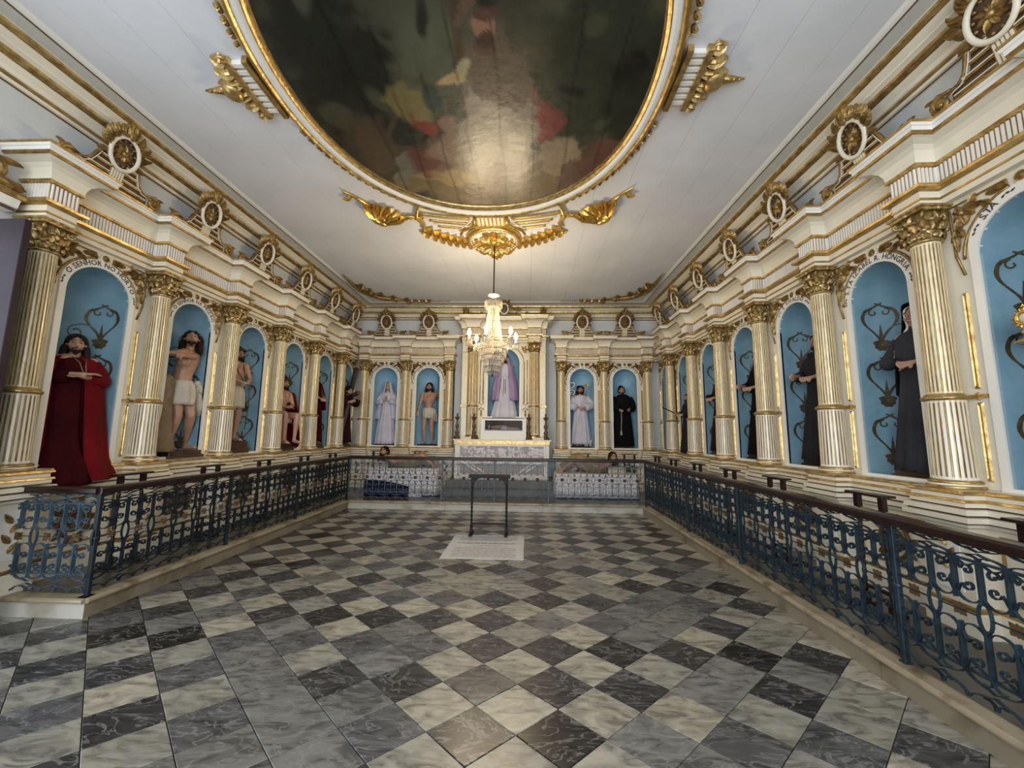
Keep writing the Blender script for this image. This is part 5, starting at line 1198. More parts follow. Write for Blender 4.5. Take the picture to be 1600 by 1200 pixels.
    if eyes:
        e = MB(); e.T = T
        for s in (1, -1): e.sphere((s*.030, -.067, .012), (.013, .012, .0065), 8, 6, 0); e.sphere((s*.030, -.0775, .0125), (.0058, .003, .0055), 6, 5, 1)
        for s in (1, -1): e.tube([(s*.014, -.090, .038), (s*.030, -.086, .043), (s*.048, -.072, .036)], [.003, .0045, .002], 5, 1)
        e.build('eyes', ['eye', 'hair'], parent)
        e = MB(); e.T = T; e.tube([(-.020, -.088, -.0535), (-.006, -.0935, -.052), (.006, -.0935, -.052), (.020, -.088, -.0535)], [.002, .005, .005, .002], 6); e.build('mouth', 'lip', parent)
    if hair:
        h = MB(); h.T = T; h.sphere((0, .028, .038), ((.094 if hair == 'long' else .082), .094, .092), 14, 10)
        for s in (1, -1):
            cap(h, (s*.070, .015, .035), (s*.078, .02, -.04), .026, .028, 8)
            if hair == 'long':
                cap(h, (s*.084, .015, -.04), (s*.094, .015, -.13), .034, .034, 8); cap(h, (s*.094, .015, -.13), (s*.105, -.01, -.21), .032, .016, 8); cap(h, (s*.06, .06, 0), (s*.07, .07, -.17), .04, .03, 8)
                cap(h, (s*.03, -.055, .085), (s*.070, -.03, .03), .018, .018, 6)
            else: cap(h, (s*.035, -.055, .078), (s*.066, -.03, .045), .014, .016, 6)
        if hair == 'long': cap(h, (0, .07, 0), (0, .085, -.18), .055, .045, 8)
        h.T = None; fuse('hair', h, 'hair', parent, .010, 1)
    if beard:
        h = MB(); h.T = T; cap(h, (0, -.070, -.078), (0, -.072, -.115), .026, .012, 8)
        for s in (1, -1): cap(h, (s*.012, -.072, -.092), (s*.030, -.068, -.075), .018, .016, 6); cap(h, (s*.030, -.062, -.078), (s*.057, -.025, -.055), .014, .011, 6); cap(h, (s*.057, -.025, -.055), (s*.068, .0, .0), .011, .010, 6); cap(h, (s*.004, -.097, -.040), (s*.030, -.083, -.050), .006, .004, 6); cap(h, (s*.030, -.083, -.050), (s*.034, -.076, -.07), .005, .008, 5)
        h.T = None; fuse('beard', h, 'hair', parent, .007, 1)
    return P
def interp(rs, n):
    out = []
    for i in range(n):
        f = i/(n-1)*(len(rs)-1); k = min(int(f), len(rs)-2); t_ = f-k
        p0, p1, p2, p3 = rs[max(k-1, 0)], rs[k], rs[k+1], rs[min(k+2, len(rs)-1)]
        out.append(tuple(.5*((2*b)+(-a+c_)*t_+(2*a-5*b+4*c_-d)*t_*t_+(-a+3*b-3*c_+d)*t_**3) for a, b, c_, d in zip(p0, p1, p2, p3)))
    return out
def garment(name, parent, rs, m, folds=13, amp=.05, a0=0, a1=2*PI, n=72, rows=18, seed=1, top=0.15, thick=None, cap_=True):
    """rs: (z, cx, cy, rx, ry) from the top down; folds deepen towards the hem"""
    rr = random.Random(seed); ph = [rr.uniform(0, 6.28) for _ in range(4)]; R_ = interp(rs, rows); closed = abs(a1-a0-2*PI) < 1e-6
    def ring(i, off=0):
        z, cx, cy, rx, ry = R_[i]; f = i/(rows-1); am = amp*(top+(1-top)*f); out = []
        for k in range(n if closed else n+1):
            a = a0+(a1-a0)*k/n
            w_ = 1+am*(math.sin(folds*a+ph[0]+.6*math.sin(3*f+ph[1]))+.45*math.sin((folds*1.6)*a+ph[2] if not closed else round(folds*1.6)*a+ph[2])+.35*math.sin(5*a+ph[3]+2*f))
            out.append((cx+(rx-off)*w_*math.cos(a), cy+(ry-off)*w_*math.sin(a), z+.006*math.sin(folds*a+ph[2])*f))
        return out
    mb = MB()
    rings = [ring(i) for i in range(rows)]
    if closed: mb.loft(rings, 0, True, cap=cap_)
    else:
        inner = [ring(i, .012) for i in range(rows)]
        full = [r+list(reversed(q)) for r, q in zip(rings, inner)]; mb.loft(full, 0, True, cap=True)
    return mb.build(name, m, parent)
def sleeve(parent, pts, rs, m, n=20, seed=0, name='sleeve'):
    rr = random.Random(seed); mb = MB(); k = 9; P = interp([tuple(p)+(r,) for p, r in zip(pts, rs)], k)
    mb.tube([p[:3] for p in P], [p[3]*(1+.06*math.sin(i*2.1+seed)) for i, p in enumerate(P)], n, 0); return mb.build(name, m, parent)
def plinth(parent, w, d, h, m='brownwood', z=0):
    mb = MB(); mb.bbox((-w/2, -d/2, -h), (w/2, d/2, -h*.55), .006); mb.bbox((-w/2+.02, -d/2+.02, -h*.55), (w/2-.02, d/2-.02, 0), .006)
    return mb.build('plinth', m, parent)
def statue(key, label, d=-.13, yaw_=0, h=.10, dx=0, plm='brownwood', pw=.50, pd=.36, s_=1.0):
    side, s = BAYS[key]; sg = 1 if side in ('left', 'far') else -1
    t = thing('statue', label, 'statue', at(side, s+sg*dx, d, SILL+.002+h), RZ[side]+yaw_)
    if h: 
        p = plinth(t, pw, pd, h, plm); p.rotation_euler[2] = -yaw_
    if s_ != 1: t.scale = (s_, s_, s_)
    return t
def rope(parent, pts, r=.006, m='stone', name='rope'): mb = MB(); mb.tube(pts, r, 6); return mb.build(name, m, parent)
# left wall, first niche: bearded figure in a red mantle with tied hands
t = statue('L1', 'painted statue of a long haired bearded man in a red mantle with bound hands', -.13, -.30, .0, .02, s_=.90)
person(t, dict(head=(-.02, -.05, 1.34), neck=(0, -.01, 1.21), chest=(0, -.02, 1.06), shL=(-.16, 0, 1.17), shR=(.16, 0, 1.17), elL=(-.22, -.06, .97), elR=(.22, -.06, .97), wrL=(.01, -.23, 1.0), wrR=(-.01, -.235, .965)), hy=-.35, hp=.02, legs=False, feet=False, hands=(((.9, -.35, .12), (0, .3, -1)), ((-.9, -.35, .05), (0, .3, -1))))
garment('tunic', t, [(1.20, 0, 0, .07, .06), (1.16, 0, -.01, .155, .115), (1.08, 0, -.015, .18, .14), (.95, 0, -.015, .19, .145), (.7, 0, -.02, .21, .17), (.3, 0, -.04, .25, .20), (-.02, 0, -.06, .27, .22)], 'maroon', 9, .05, seed=3)
garment('mantle', t, [(1.22, 0, .01, .085, .075), (1.17, 0, .01, .20, .13), (1.02, 0, 0, .25, .19), (.7, .01, -.01, .28, .23), (.3, .01, -.05, .31, .27), (.05, .01, -.10, .33, .30), (-.09, .0, -.22, .34, .34), (-.15, .0, -.27, .33, .34)], 'red', 8, .07, a0=-PI/2+.12, a1=1.5*PI-.85, seed=5)
for s in (-1, 1): sleeve(t, [(s*.15, 0, 1.15), (s*.235, -.05, .96), (s*.10, -.19, .96)], [.075, .085, .075], 'red' if s > 0 else 'maroon', seed=s+3)
garment('front_drape', t, [(.93, -.05, -.09, .14, .09), (.6, -.07, -.10, .17, .13), (.2, -.08, -.13, .20, .18), (-.10, -.08, -.27, .23, .26), (-.19, -.08, -.32, .22, .22)], 'maroon', 7, .06, seed=9)
rope(t, [(-.05, -.10, 1.19), (-.02, -.17, 1.13), (0, -.235, 1.0)], .005); rope(t, [(.06, -.10, 1.18), (.03, -.18, 1.10), (.02, -.235, 1.0)], .005)
# second niche: bare figure tied to a stone pillar
t = statue('L2', 'painted statue of a bare chested man in a loincloth, arms stretched to a stone pillar', -.08, 0, .09, .09, s_=1.06)
person(t, dict(pelvis=(0, 0, .80), waist=(0, 0, .93), chest=(.03, -.01, 1.10), neck=(.06, 0, 1.26), head=(.04, -.03, 1.40), shL=(-.07, -.06, 1.21), shR=(.19, .02, 1.23), elL=(-.22, -.09, 1.17), elR=(.0, -.13, 1.17), wrL=(-.36, -.10, 1.14), wrR=(-.22, -.17, 1.14),
     hipL=(-.08, 0, .78), hipR=(.08, 0, .78), knL=(-.09, -.08, .42), knR=(.07, -.10, .42), anL=(-.10, .0, .07), anR=(.20, .04, .07), toeL=(-.15, -.11, .03), toeR=(.20, -.09, .03)), hy=-.8, hp=-.28)
garment('loincloth', t, [(.86, 0, 0, .125, .10), (.80, 0, -.005, .155, .125), (.68, -.01, -.02, .165, .14), (.56, -.04, -.03, .165, .14)], 'linen', 9, .06, rows=10, seed=2)
mb = MB(); mb.tube([(.14, -.06, .85), (.20, -.07, .80), (.19, -.07, .72)], [.02, .045, .05], 8); mb.tube([(.16, -.06, .80), (.20, -.07, .62), (.25, -.07, .45)], [.03, .06, .075], 10); mb.sphere((.17, -.06, .84), (.05, .04, .045), 8, 6); mb.build('cloth_knot', 'linen', t)
mb = MB(); mb.lathe([(.17, 0), (.165, .05), (.13, .25), (.10, .55), (.085, .75), (.095, .80), (.09, .86), (.05, .90)], 14, (-.30, -.06, 0)); mb.build('stone_pillar', 'stone', t)
# third niche: bound figure with a cap of thorns and a reed
t = statue('L3', 'painted statue of a thorn crowned man with roped hands and pale loincloth', -.08, -.30, .18, -.12, s_=.94)
person(t, dict(elL=(-.235, -.03, 1.05), elR=(.235, -.03, 1.05), wrL=(-.02, -.19, .98), wrR=(.06, -.20, .96)), hy=-.1, hp=.12, skin='skin', hands=(((.9, -.2, -.1), (0, 0, -1)), ((-.8, -.2, -.25), (0, 0, -1))))
garment('loincloth', t, [(.93, 0, 0, .115, .095), (.86, 0, 0, .155, .125), (.72, 0, -.01, .17, .14), (.56, .0, -.02, .16, .13)], 'linen', 9, .06, rows=10, seed=4)
mb = MB(); mb.tube([(.10*math.cos(a)+.0, -.02+.105*math.sin(a), 1.53) for a in [2*PI*k/16 for k in range(16)]], .018, 6, closed=True); mb.build('thorn_crown', 'brownwood', t)
rope(t, [(-.07, -.07, 1.30), (-.05, -.13, 1.15), (.0, -.20, 1.0)], .007, 'brownwood'); rope(t, [(.07, -.07, 1.30), (.06, -.13, 1.15), (.04, -.20, 1.0)], .007, 'brownwood'); rope(t, [(.10, -.22, .95), (.13, -.20, .6), (.11, -.18, .20)], .006, 'brownwood', 'reed')
# fourth niche: seated figure
t = statue('L4', 'painted statue of a seated thorn crowned man with a long red cape on one shoulder', -.08, -.45, .12, -.08, s_=1.0)
person(t, dict(pelvis=(0, .02, .52), waist=(0, .02, .64), chest=(0, .0, .82), neck=(0, -.02, .99), head=(0, -.06, 1.12), shL=(-.16, 0, .95), shR=(.16, 0, .95), elL=(-.21, -.05, .71), elR=(.21, -.05, .71), wrL=(-.03, -.24, .66), wrR=(.04, -.25, .68), hipL=(-.09, 0, .50), hipR=(.09, 0, .50), knL=(-.11, -.36, .52), knR=(.11, -.36, .52), anL=(-.09, -.34, .10), anR=(.10, -.34, .10), toeL=(-.10, -.46, .03), toeR=(.11, -.46, .03)), hy=.1, hp=.15, hands=(((.8, -.5, 0), (0, 0, -1)), ((-.8, -.5, .1), (0, 0, -1))))
garment('cape', t, [(1.0, .03, .03, .10, .09), (.93, .06, .03, .20, .12), (.70, .10, .03, .24, .17), (.40, .12, .02, .26, .20), (.05, .13, -.02, .25, .22), (-.06, .13, -.05, .20, .20)], 'red', 8, .05, a0=-.9, a1=PI-.3, seed=8)
garment('loincloth', t, [(.60, 0, .02, .13, .11), (.52, 0, 0, .17, .16), (.45, 0, -.05, .17, .20), (.38, 0, -.06, .16, .18)], 'linen', 9, .05, rows=8, seed=4)
mb = MB(); mb.lathe([(.20, 0), (.205, .03), (.17, .06), (.16, .36), (.19, .39), (.19, .43)], 16, (0, .03, 0)); mb.build('stool', 'stone', t)
mb = MB(); mb.tube([(.10*math.cos(a), -.06+.105*math.sin(a), 1.18) for a in [2*PI*k/16 for k in range(16)]], .016, 6, closed=True); mb.build('thorn_crown', 'brownwood', t)
# fifth niche
t = statue('L5', 'painted statue of a standing man in a red cape in the fifth left niche', -.08, -.1, .10, -.12)
person(t, dict(elR=(.24, -.04, 1.05), wrR=(.08, -.20, .95), elL=(-.24, -.04, 1.05), wrL=(-.05, -.20, .95)), hy=.15, legs=False, hair='short')
garment('tunic', t, [(1.32, 0, 0, .08, .065), (1.28, 0, 0, .17, .11), (1.0, 0, 0, .18, .14), (.5, 0, -.01, .21, .17), (.06, 0, -.02, .24, .19)], 'maroon', 10, .05, seed=6)
garment('cape', t, [(1.34, 0, .01, .10, .085), (1.27, 0, .01, .21, .13), (1.05, .02, .0, .26, .18), (.80, .03, .0, .29, .21), (.72, .03, 0, .29, .21)], 'red', 8, .05, a0=-1.1, a1=PI+1.1, seed=12, rows=12)
garment('lower_cape', t, [(.80, .0, .02, .22, .17), (.4, .0, .02, .24, .18), (.02, .0, .0, .27, .20)], 'red', 9, .05, a0=-.8, a1=PI+.8, seed=13, rows=10)
# sixth niche: figure bent under a cross
t = statue('L6', 'dark robed statue bent under a great wooden cross in the left corner niche', .02, -.35, .06, -.06)
person(t, dict(pelvis=(0, .05, .78), waist=(0, 0, .90), chest=(0, -.08, 1.03), neck=(0, -.14, 1.16), head=(0, -.20, 1.27), shL=(-.16, -.10, 1.12), shR=(.16, -.10, 1.12), elL=(-.22, -.22, .95), elR=(.24, -.20, .98), wrL=(-.10, -.34, 1.0), wrR=(.20, -.34, 1.12)), hy=-.2, hp=.3, legs=False)
garment('robe', t, [(1.18, 0, -.10, .08, .07), (1.12, 0, -.09, .17, .12), (.9, 0, -.02, .19, .15), (.5, 0, 0, .22, .20), (.04, 0, 0, .25, .24)], 'plum', 10, .05, seed=21)
for s in (-1, 1): sleeve(t, [(s*.15, -.09, 1.11), (s*.23, -.20, .96), (s*.17, -.32, 1.04)], [.07, .075, .06], 'plum', seed=s+8)
mb = MB()
def beam(mb, a, b, w_): 
    a, b = V(a), V(b); mb.tube([a, b], w_, 4, 0, smooth=False)
beam(mb, (-.30, -.28, .12), (.42, .02, 1.90), .060); beam(mb, (-.05, -.55, 1.22), (.32, .28, 1.10), .055); mb.build('cross', 'plumwood', t)
# far wall
t = statue('F1', 'white veiled and robed female statue with joined hands in the far left niche', -.12, .1, .06, 0, 'black', .50, .34)
person(t, dict(elL=(-.21, -.04, 1.06), elR=(.21, -.04, 1.06), wrL=(-.02, -.18, 1.10), wrR=(.03, -.18, 1.10)), skin='skinpale', legs=False, feet=False, beard=False, hair=None, fem=True, hands=(((.15, -.25, 1), (1, 0, 0)), ((-.1, -.25, 1), (-1, 0, 0))))
garment('gown', t, [(1.33, 0, 0, .065, .06), (1.28, 0, 0, .15, .10), (1.08, 0, -.01, .165, .13), (.95, 0, 0, .15, .12), (.5, 0, -.02, .22, .18), (.0, 0, -.03, .27, .22)], 'whitecloth', 14, .045, seed=31)
garment('veil', t, [(1.615, 0, 0, .02, .02), (1.60, 0, 0, .07, .07), (1.52, 0, 0, .098, .10), (1.38, 0, .01, .125, .11), (1.20, 0, .01, .21, .14), (.95, 0, .01, .25, .17), (.62, 0, .01, .29, .19)], 'whitecloth', 9, .03, a0=-PI/2+.55, a1=1.5*PI-.55, seed=33, rows=22)
for s in (-1, 1): sleeve(t, [(s*.14, 0, 1.26), (s*.22, -.04, 1.06), (s*.09, -.15, 1.09)], [.065, .075, .07], 'whitecloth', seed=s+11)
t = statue('F2', 'painted statue of a long haired bare chested man in a loincloth holding a thin staff', -.10, .05, .06, 0, 'black', .50, .34)
person(t, dict(elR=(.24, -.04, 1.20), wrR=(.245, -.20, 1.30), elL=(-.22, -.02, 1.03), wrL=(-.24, -.10, .82), knL=(-.10, -.03, .44), anR=(.10, .02, .08)), hy=.0)
garment('loincloth', t, [(.93, 0, 0, .12, .095), (.86, 0, -.005, .155, .125), (.76, .01, -.01, .165, .135), (.66, .01, -.02, .14, .12)], 'linen', 9, .06, rows=10, seed=14)
mb = MB(); mb.tube([(.16, -.02, .90), (.19, -.03, .75), (.19, -.03, .58)], [.03, .045, .055], 10); mb.build('cloth_end', 'linen', t)
rope(t, [(.20, -.24, .1), (.26, -.22, 1.45), (.265, -.215, 1.72)], .007, 'black', 'staff')
t = statue('F3', 'statue of a bearded friar in a white robe and dark cap with long white staff', -.12, -.05, .06, -.02, 'black', .50, .34, s_=.97)
person(t, dict(elL=(-.25, -.04, 1.07), elR=(.25, -.04, 1.07), wrL=(-.04, -.21, 1.0), wrR=(.06, -.21, .98)), hy=.1, legs=False, feet=True)
garment('robe', t, [(1.34, 0, 0, .07, .065), (1.29, 0, 0, .18, .12), (1.08, 0, -.01, .21, .16), (.93, 0, -.01, .17, .14), (.5, 0, -.01, .22, .18), (.06, 0, -.01, .26, .21)], 'whitecloth', 12, .045, seed=41)
for s in (-1, 1): sleeve(t, [(s*.16, 0, 1.27), (s*.27, -.04, 1.07), (s*.12, -.18, 1.0)], [.08, .10, .095], 'whitecloth', seed=s+14)
mb = MB(); mb.lathe([(.10, 0), (.105, .02), (.08, .05), (.03, .065), (.005, .068)], 14, (0, .0, 1.53)); mb.build('cap', 'hair', t)
rope(t, [(-.27, -.24, -.02), (-.02, -.25, .95), (.13, -.22, 1.55)], .008, 'whitecloth', 'staff')
mb = MB()
for k in range(8): a = 2*PI*k/8+.2; mb.tube([(.14, -.215, 1.56), (.14+(.15 if k % 2 == 0 else .09)*math.cos(a), -.215, 1.56+(.15 if k % 2 == 0 else .09)*math.sin(a))], [.014, .002], 4)
mb.build('gold_star', 'goldbright', t)
mb = MB()
mb.tube([(-.26, -.20, 1.63), (-.17, -.20, 1.65), (-.16, -.20, 1.58), (-.20, -.20, 1.52), (-.28, -.20, 1.50)], .012, 6); mb.tube([(-.28, -.2, 1.44), (-.22, -.2, 1.46), (-.16, -.2, 1.42), (-.18, -.2, 1.34), (-.25, -.2, 1.32), (-.27, -.2, 1.37), (-.22, -.2, 1.40)], .012, 6); mb.build('white_scroll', 'white', t)
mb = MB(); cap(mb, (.12, -.1, .10), (.24, -.08, .12), .05, .045); cap(mb, (.12, -.1, .12), (.09, -.14, .20), .035, .035); mb.sphere((.08, -.16, .22), (.035, .05, .035), 8, 6); cap(mb, (.11, -.13, .08), (.10, -.14, .01), .02, .016); cap(mb, (.15, -.12, .08), (.15, -.13, .01), .02, .016); cap(mb, (.24, -.08, .1), (.25, -.08, .01), .025, .018); cap(mb, (.22, -.05, .1), (.22, -.04, .01), .025, .018); cap(mb, (.27, -.08, .14), (.30, -.06, .24), .012, .008)
fuse('small_dog', mb, 'linen', t, .009, 1)
t = statue('F4', 'statue of a short haired friar in a plain black habit with hanging white cord', -.12, .1, .06, -.02, 'brownwood', .50, .34, s_=.97)
person(t, dict(elL=(-.24, -.02, 1.05), elR=(.25, -.02, 1.05), wrL=(-.14, -.18, .95), wrR=(.10, -.19, .96), head=(-.03, -.03, 1.47)), hy=-.1, hp=.15, roll=-.15, legs=False, hair='short', beard=True)
garment('habit', t, [(1.36, 0, 0, .09, .085), (1.29, 0, 0, .20, .13), (1.08, 0, -.01, .22, .17), (.93, 0, -.01, .20, .15), (.5, 0, -.01, .24, .19), (.02, 0, -.01, .27, .22)], 'dark', 11, .04, seed=51)
for s in (-1, 1): sleeve(t, [(s*.17, 0, 1.27), (s*.26, -.03, 1.06), (s*.14, -.17, .96)], [.085, .10, .09], 'dark', seed=s+19)
rope(t, [(-.10, -.19, .95), (-.11, -.21, .70), (-.13, -.23, .42)], .009, 'linen', 'cord'); mb = MB(); mb.lathe([(.01, .12), (.02, .08), (.032, 0)], 8, (-.13, -.23, .30)); mb.build('tassel', 'linen', t)
# altar niche
t = thing('statue', 'statue in a lilac cloak over a white gown in the tall altar niche', 'statue', (AX+.03, RY+.10, 1.872), 0)
person(t, dict(), skin='skin', legs=False, feet=False, beard=True, arms=False)
garment('gown', t, [(1.34, 0, 0, .065, .06), (1.28, 0, 0, .15, .10), (1.05, 0, -.02, .16, .14), (.93, 0, -.01, .145, .125), (.5, 0, -.03, .22, .18), (.0, -.02, -.04, .33, .20)], 'whitecloth', 12, .04, seed=61)
garment('cloak', t, [(1.60, .0, .01, .03, .03), (1.57, 0, .01, .085, .085), (1.45, 0, .02, .115, .11), (1.30, 0, .0, .17, .13), (1.0, 0, -.01, .25, .17), (.70, 0, -.02, .31, .19), (.42, 0, -.03, .33, .20)], 'lilac', 9, .04, a0=-PI/2+.42, a1=1.5*PI-.42, seed=63, rows=22)
rope(t, [(-.02, -.15, .94), (-.02, -.19, .70), (-.03, -.21, .46)], .006, 'brownwood', 'cord'); rope(t, [(.02, -.15, .94), (.02, -.19, .75), (.02, -.20, .58)], .006, 'brownwood', 'cord')
# right wall
def habit(key, label, m, d=-.05, yaw_=0, dx=0, h=.10, veil=None, seed=1, plm='black', hand_out=True, s_=1.0, **kw):
    t = statue(key, label, d, yaw_, h, dx, plm, .52, .36, s_)
    person(t, dict(elL=(-.215, -.05, 1.06), elR=(.215, -.05, 1.06), wrL=(-.12, -.25, 1.04) if hand_out else (-.03, -.2, 1.0), wrR=(.10, -.24, 1.0)), skin='skin', legs=False, beard=(veil is None), hair=None if veil else 'short', fem=veil is not None, hy=kw.get('hy', 0), feet=kw.get('feet', True))
    garment('habit', t, [(1.35, 0, 0, .085, .08), (1.29, 0, -.005, .18, .125), (1.19, 0, -.015, .185, .145), (1.06, 0, -.015, .185, .15), (.93, 0, -.01, .165, .13), (.5, 0, -.02, .20, .17), (.0, 0, -.03, .25, .22)], m, 11, .07, seed=seed)
    for s in (-1, 1): sleeve(t, [(s*.17, 0, 1.27), (s*.25, -.05, 1.07), (s*.14, -.21, 1.03)], [.062, .068, .062], m, seed=s+seed)
    return t
t = habit('R2', 'statue of a nun in grey habit and long black veil in a right wall niche', 'grey', -.14, .15, .14, .08, veil='dark', seed=71, plm='brownwood', hand_out=False, s_=.93, feet=False)
garment('wimple', t, [(1.585, 0, -.005, .04, .05), (1.55, 0, -.005, .085, .098), (1.46, 0, -.0, .092, .10), (1.38, 0, 0, .085, .085), (1.32, 0, -.005, .12, .10), (1.22, 0, -.02, .13, .13)], 'white', 7, .02, a0=-PI/2+.50, a1=1.5*PI-.50, seed=72, rows=16)
garment('veil', t, [(1.63, 0, .01, .05, .06), (1.60, 0, .01, .105, .115), (1.48, 0, .02, .12, .125), (1.30, 0, .03, .16, .13), (1.0, 0, .03, .235, .17), (.72, 0, .03, .25, .18)], 'dark', 8, .03, a0=-PI/2+.75, a1=1.5*PI-.75, seed=73, rows=20)
t = habit('R3', 'statue of a bearded monk in a charcoal habit holding out one hand, right wall', 'dgrey', -.15, .1, .09, .10, seed=75, plm='black', s_=.95)
mb = MB(); mb.tube([(.12*math.cos(a), .01+.12*math.sin(a), 1.31) for a in [2*PI*k/16 for k in range(16)]], .035, 8, closed=True); mb.build('hood', 'dgrey', t)
t = habit('R4', 'statue in black habit and veil, outstretched hand, right wall beside the charcoal monk', 'dark', -.15, .05, .05, .10, veil='dark', seed=77, plm='black', s_=.97)
garment('veil', t, [(1.60, 0, .0, .05, .06), (1.56, 0, .0, .10, .11), (1.45, 0, .02, .12, .12), (1.25, 0, .02, .19, .14), (.95, 0, .02, .24, .17)], 'dark', 8, .03, a0=-PI/2+.6, a1=1.5*PI-.6, seed=78, rows=16)
t = habit('R5', 'statue in a dark plum habit in the right wall niche third from the corner', 'plum', -.14, 0, .0, .10, seed=80, plm='brownwood', hand_out=False, s_=.92)
t = habit('R6', 'statue in a charcoal cloak raising a long black staff near the far right corner', 'dgrey', .02, 0, .04, .02, seed=82, plm='black', s_=.76)
rope(t, [(.02, -.20, .95), (-.35, -.36, 1.12), (-.62, -.50, 1.24)], .016, 'black', 'staff')
t = habit('R7', 'small dark robed statue in the niche at the far right corner', 'dark', -.16, 0, .12, .06, seed=84, plm='black', hand_out=False, s_=.80)
# nearest right niche: hand with a monstrance reaching out
t = statue('R1', 'robed statue holding out a gilt sun shaped vessel at the right edge', -.16, .0, .12, .06, 'brownwood', .52, .36, s_=.88)
person(t, dict(elL=(-.24, -.06, 1.08), elR=(.22, -.05, 1.06), wrL=(-.10, -.24, 1.09), wrR=(-.02, -.26, 1.10)), skin='skin', legs=False, beard=False, hair=None, fem=True, hands=(((-.1, -.6, .5), (1, 0, 0)), ((-.8, -.3, .2), (0, -1, 0))))
garment('habit', t, [(1.35, 0, 0, .085, .08), (1.29, 0, 0, .18, .12), (1.08, 0, -.01, .20, .16), (.93, 0, -.01, .18, .14), (.5, 0, -.02, .22, .19), (.0, 0, -.03, .27, .25)], 'dgrey', 11, .045, seed=91)
garment('veil', t, [(1.60, 0, .0, .05, .06), (1.56, 0, .0, .10, .11), (1.45, 0, .02, .12, .12), (1.25, 0, .02, .19, .14), (.95, 0, .02, .24, .17)], 'dark', 8, .03, a0=-PI/2+.6, a1=1.5*PI-.6, seed=92, rows=16)
for s in (-1, 1): sleeve(t, [(s*.17, 0, 1.27), (s*.245, -.06, 1.08), (s*.14, -.22, 1.11)], [.07, .08, .07], 'dgrey', seed=s+90)
mo = MB(); mo.T = Matrix.Translation((-.14, -.31, .99)) @ Matrix.Scale(.88, 4)
mo.lathe([(.075, 0), (.078, .012), (.05, .025), (.022, .04), (.018, .075), (.032, .09), (.016, .11), (.016, .15)], 14); mo.ringxz(0, .215, .052, .052, .016, 0, 0, 20, 6)
for k in range(14): a = 2*PI*k/14; mo.leaf(.06*math.cos(a), .215+.06*math.sin(a), a, .035, .026, .0, .012)
mo.sphere((0, 0, .215), (.040, .012, .040), 12, 6, 1); mo.box((-.004, -.004, .285), (.004, .004, .335)); mo.box((-.016, -.004, .312), (.016, .004, .320)); mo.sphere((0, 0, .285), .014, 6, 5); mo.T = None
mo.build('monstrance', ['goldbright', 'wax'], t)
# ------------------------------------------------------------------ biers with lying figures
def bier(name, label, x, y, w_, dp, h, m1, m2=None):
    t = thing(name, label, 'bier', (x, y, PZ)); mb = MB(); mb.bbox((-w_/2+.04, -dp/2+.04, 0), (w_/2-.04, dp/2-.04, h-.03), .01); mb.build('frame', 'brownwood', t)
    n = 120; rr = random.Random(len(label)); rings = []
    for z, o, am in ((h+.012, -.03, 0), (h+.010, 0, 0), (h-.03, .012, .004), (h*.6, .02, .014), (h*.25, .025, .022), (.02, .03, .028)):
        ring = []
        for k in range(n):
            u = k/n*4; sd = int(u); f = u-sd; c4 = [(-1, -1), (1, -1), (1, 1), (-1, 1)]; a, b = c4[sd % 4], c4[(sd+1) % 4]
            px, py = (a[0]+(b[0]-a[0])*f)*w_/2, (a[1]+(b[1]-a[1])*f)*dp/2; q = o+am*math.sin(k*1.35+2*math.sin(k*.21)); l = math.hypot(px/w_, py/dp)
            ring.append((px+(q if sd == 1 else -q if sd == 3 else 0), py+(-q if sd == 0 else q if sd == 2 else 0), z))
        rings.append(ring)
    mb = MB(); mb.loft(rings, 0, True, cap=True); mb.build('lace_cloth', m1, t)
    return t
t = bier('bier', 'low bier draped in white lace over navy cloth beside the altar, left side', -2.66, 8.72, 1.50, .56, .56, 'lace')
pts = [(-.77, .30), (-.3, .27), (.1, .17), (.25, .0), (.25, .0), (-.77, .0)]
mb = MB(); rr = random.Random(4); xs_ = [-.775+1.03*i/30 for i in range(31)]
top_ = [.33-.02*i/30*8*(i/30) for i in range(31)]
mb.loft([[(x, -.345-.010*math.sin(i*1.5)-.01, .004) for i, x in enumerate(xs_)], [(x, -.340-.010*math.sin(i*1.5)-.01, tt) for i, (x, tt) in enumerate(zip(xs_, top_))], [(x, -.30, tt+.006) for x, tt in zip(xs_, top_)], [(x, -.29, .004) for x in xs_]], 0, True, cap=False, closed=False); mb.build('navy_cloth', 'navy', t)
mb = MB()
mb.loft([[(x, -.345-.014*math.sin(i*2.2), .40) for i, x in enumerate([.22+.03*q for q in range(8)])], [(x, -.365-.018*math.sin(i*2.2), .2) for i, x in enumerate([.20+.035*q for q in range(8)])], [(x, -.385-.02*math.sin(i*2.2), -.0+.004) for i, x in enumerate([.19+.04*q for q in range(8)])]], 0, True, cap=False, closed=False); mb.build('lace_end', 'lace', t)
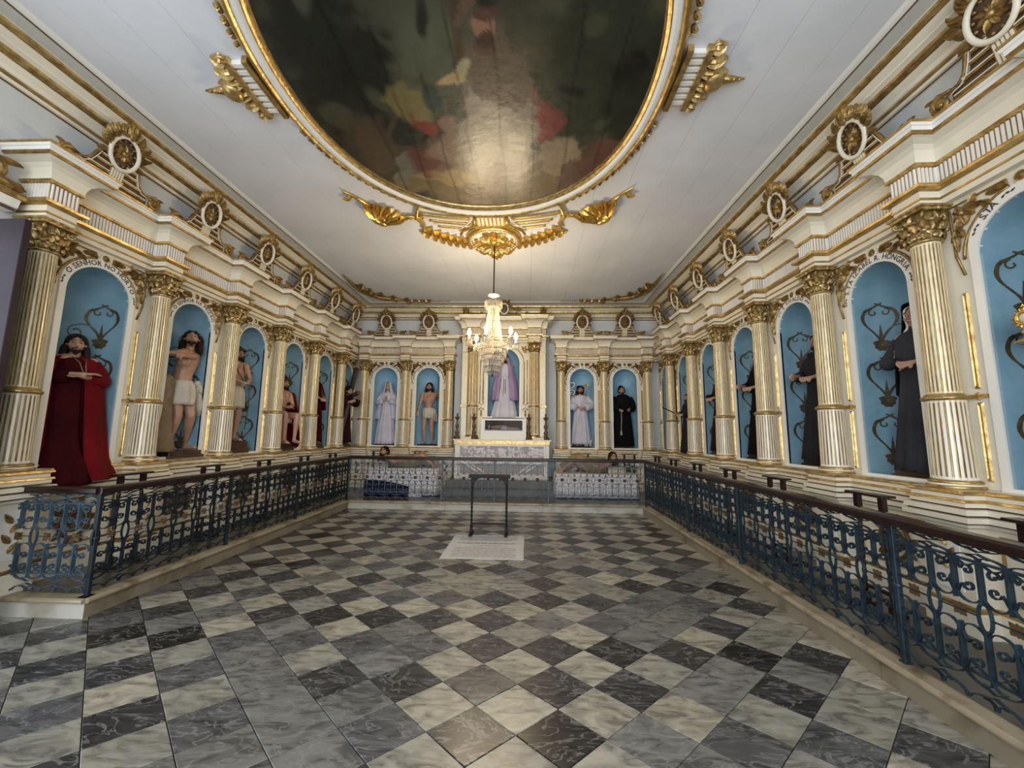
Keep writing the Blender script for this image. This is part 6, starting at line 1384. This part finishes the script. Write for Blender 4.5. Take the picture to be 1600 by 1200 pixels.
def lying(t, m=-1, z=.60, drape='tan', skin='skin'):
    """figure lying along X, head towards m*X, knees raised"""
    J = dict(pelvis=(-m*.02, 0, z+.11), waist=(m*.12, 0, z+.13), chest=(m*.28, 0, z+.18), neck=(m*.43, 0, z+.25), head=(m*.50, -.02, z+.34), shL=(m*.38, -.15, z+.20), shR=(m*.38, .15, z+.20), elL=(m*.20, -.24, z+.12), elR=(m*.2, .22, z+.12), wrL=(m*.02, -.15, z+.17), wrR=(m*.02, .1, z+.20),
             hipL=(-m*.05, -.08, z+.10), hipR=(-m*.05, .08, z+.10), knL=(-m*.36, -.09, z+.27), knR=(-m*.34, .09, z+.30), anL=(-m*.62, -.08, z+.06), anR=(-m*.60, .10, z+.06), toeL=(-m*.72, -.10, z+.05), toeR=(-m*.70, .12, z+.05))
    return J
f = thing('statue', 'reclining long haired male statue in ochre cloth on the left bier', 'statue', (-2.66, 8.72, PZ+.575), 0)
person(f, lying(f, -1, 0), hy=-.2, hp=-.1)
mb = MB(); mb.tube([(-.30, 0, .16), (-.15, 0, .13), (.02, 0, .12), (.18, 0, .16), (.34, 0, .25), (.46, 0, .18), (.58, 0, .09)], [.15, .17, .175, .165, .13, .11, .09], 16); mb.build('ochre_drape', 'tan', f)
for v in f.children[-1].data.vertices: v.co.z = max(.004, v.co.z-.03)
mb = MB(); mb.bbox((-.66, -.18, 0), (-.36, .18, .13), .02); mb.build('pillow', 'linen', f)
t = bier('bier', 'low bier draped in white lace on the right of the altar', 1.50, 8.80, 1.72, .60, .50, 'lace')
f = thing('statue', 'reclining statue under tan gauze with raised knees on the right bier', 'statue', (1.40, 8.80, PZ+.515), 0)
person(f, lying(f, 1, 0), hy=.2, hp=-.1)
mb = MB(); mb.tube([(.34, 0, .16), (.15, 0, .15), (-.02, 0, .14), (-.18, 0, .22), (-.34, 0, .29), (-.46, 0, .18), (-.62, 0, .08)], [.16, .185, .185, .16, .13, .12, .10], 16); mb.build('gauze_drape', 'tan', f)
for v in f.children[-1].data.vertices: v.co.z = max(.004, v.co.z-.03)
mb = MB(); mb.bbox((.36, -.20, 0), (.74, .20, .14), .02); mb.build('pillow', 'linen', f)

for o in S.objects:
    if o.name.startswith(('stencil_pattern', 'lettering', 'spandrel_ornament')): o['kind'] = 'stuff'
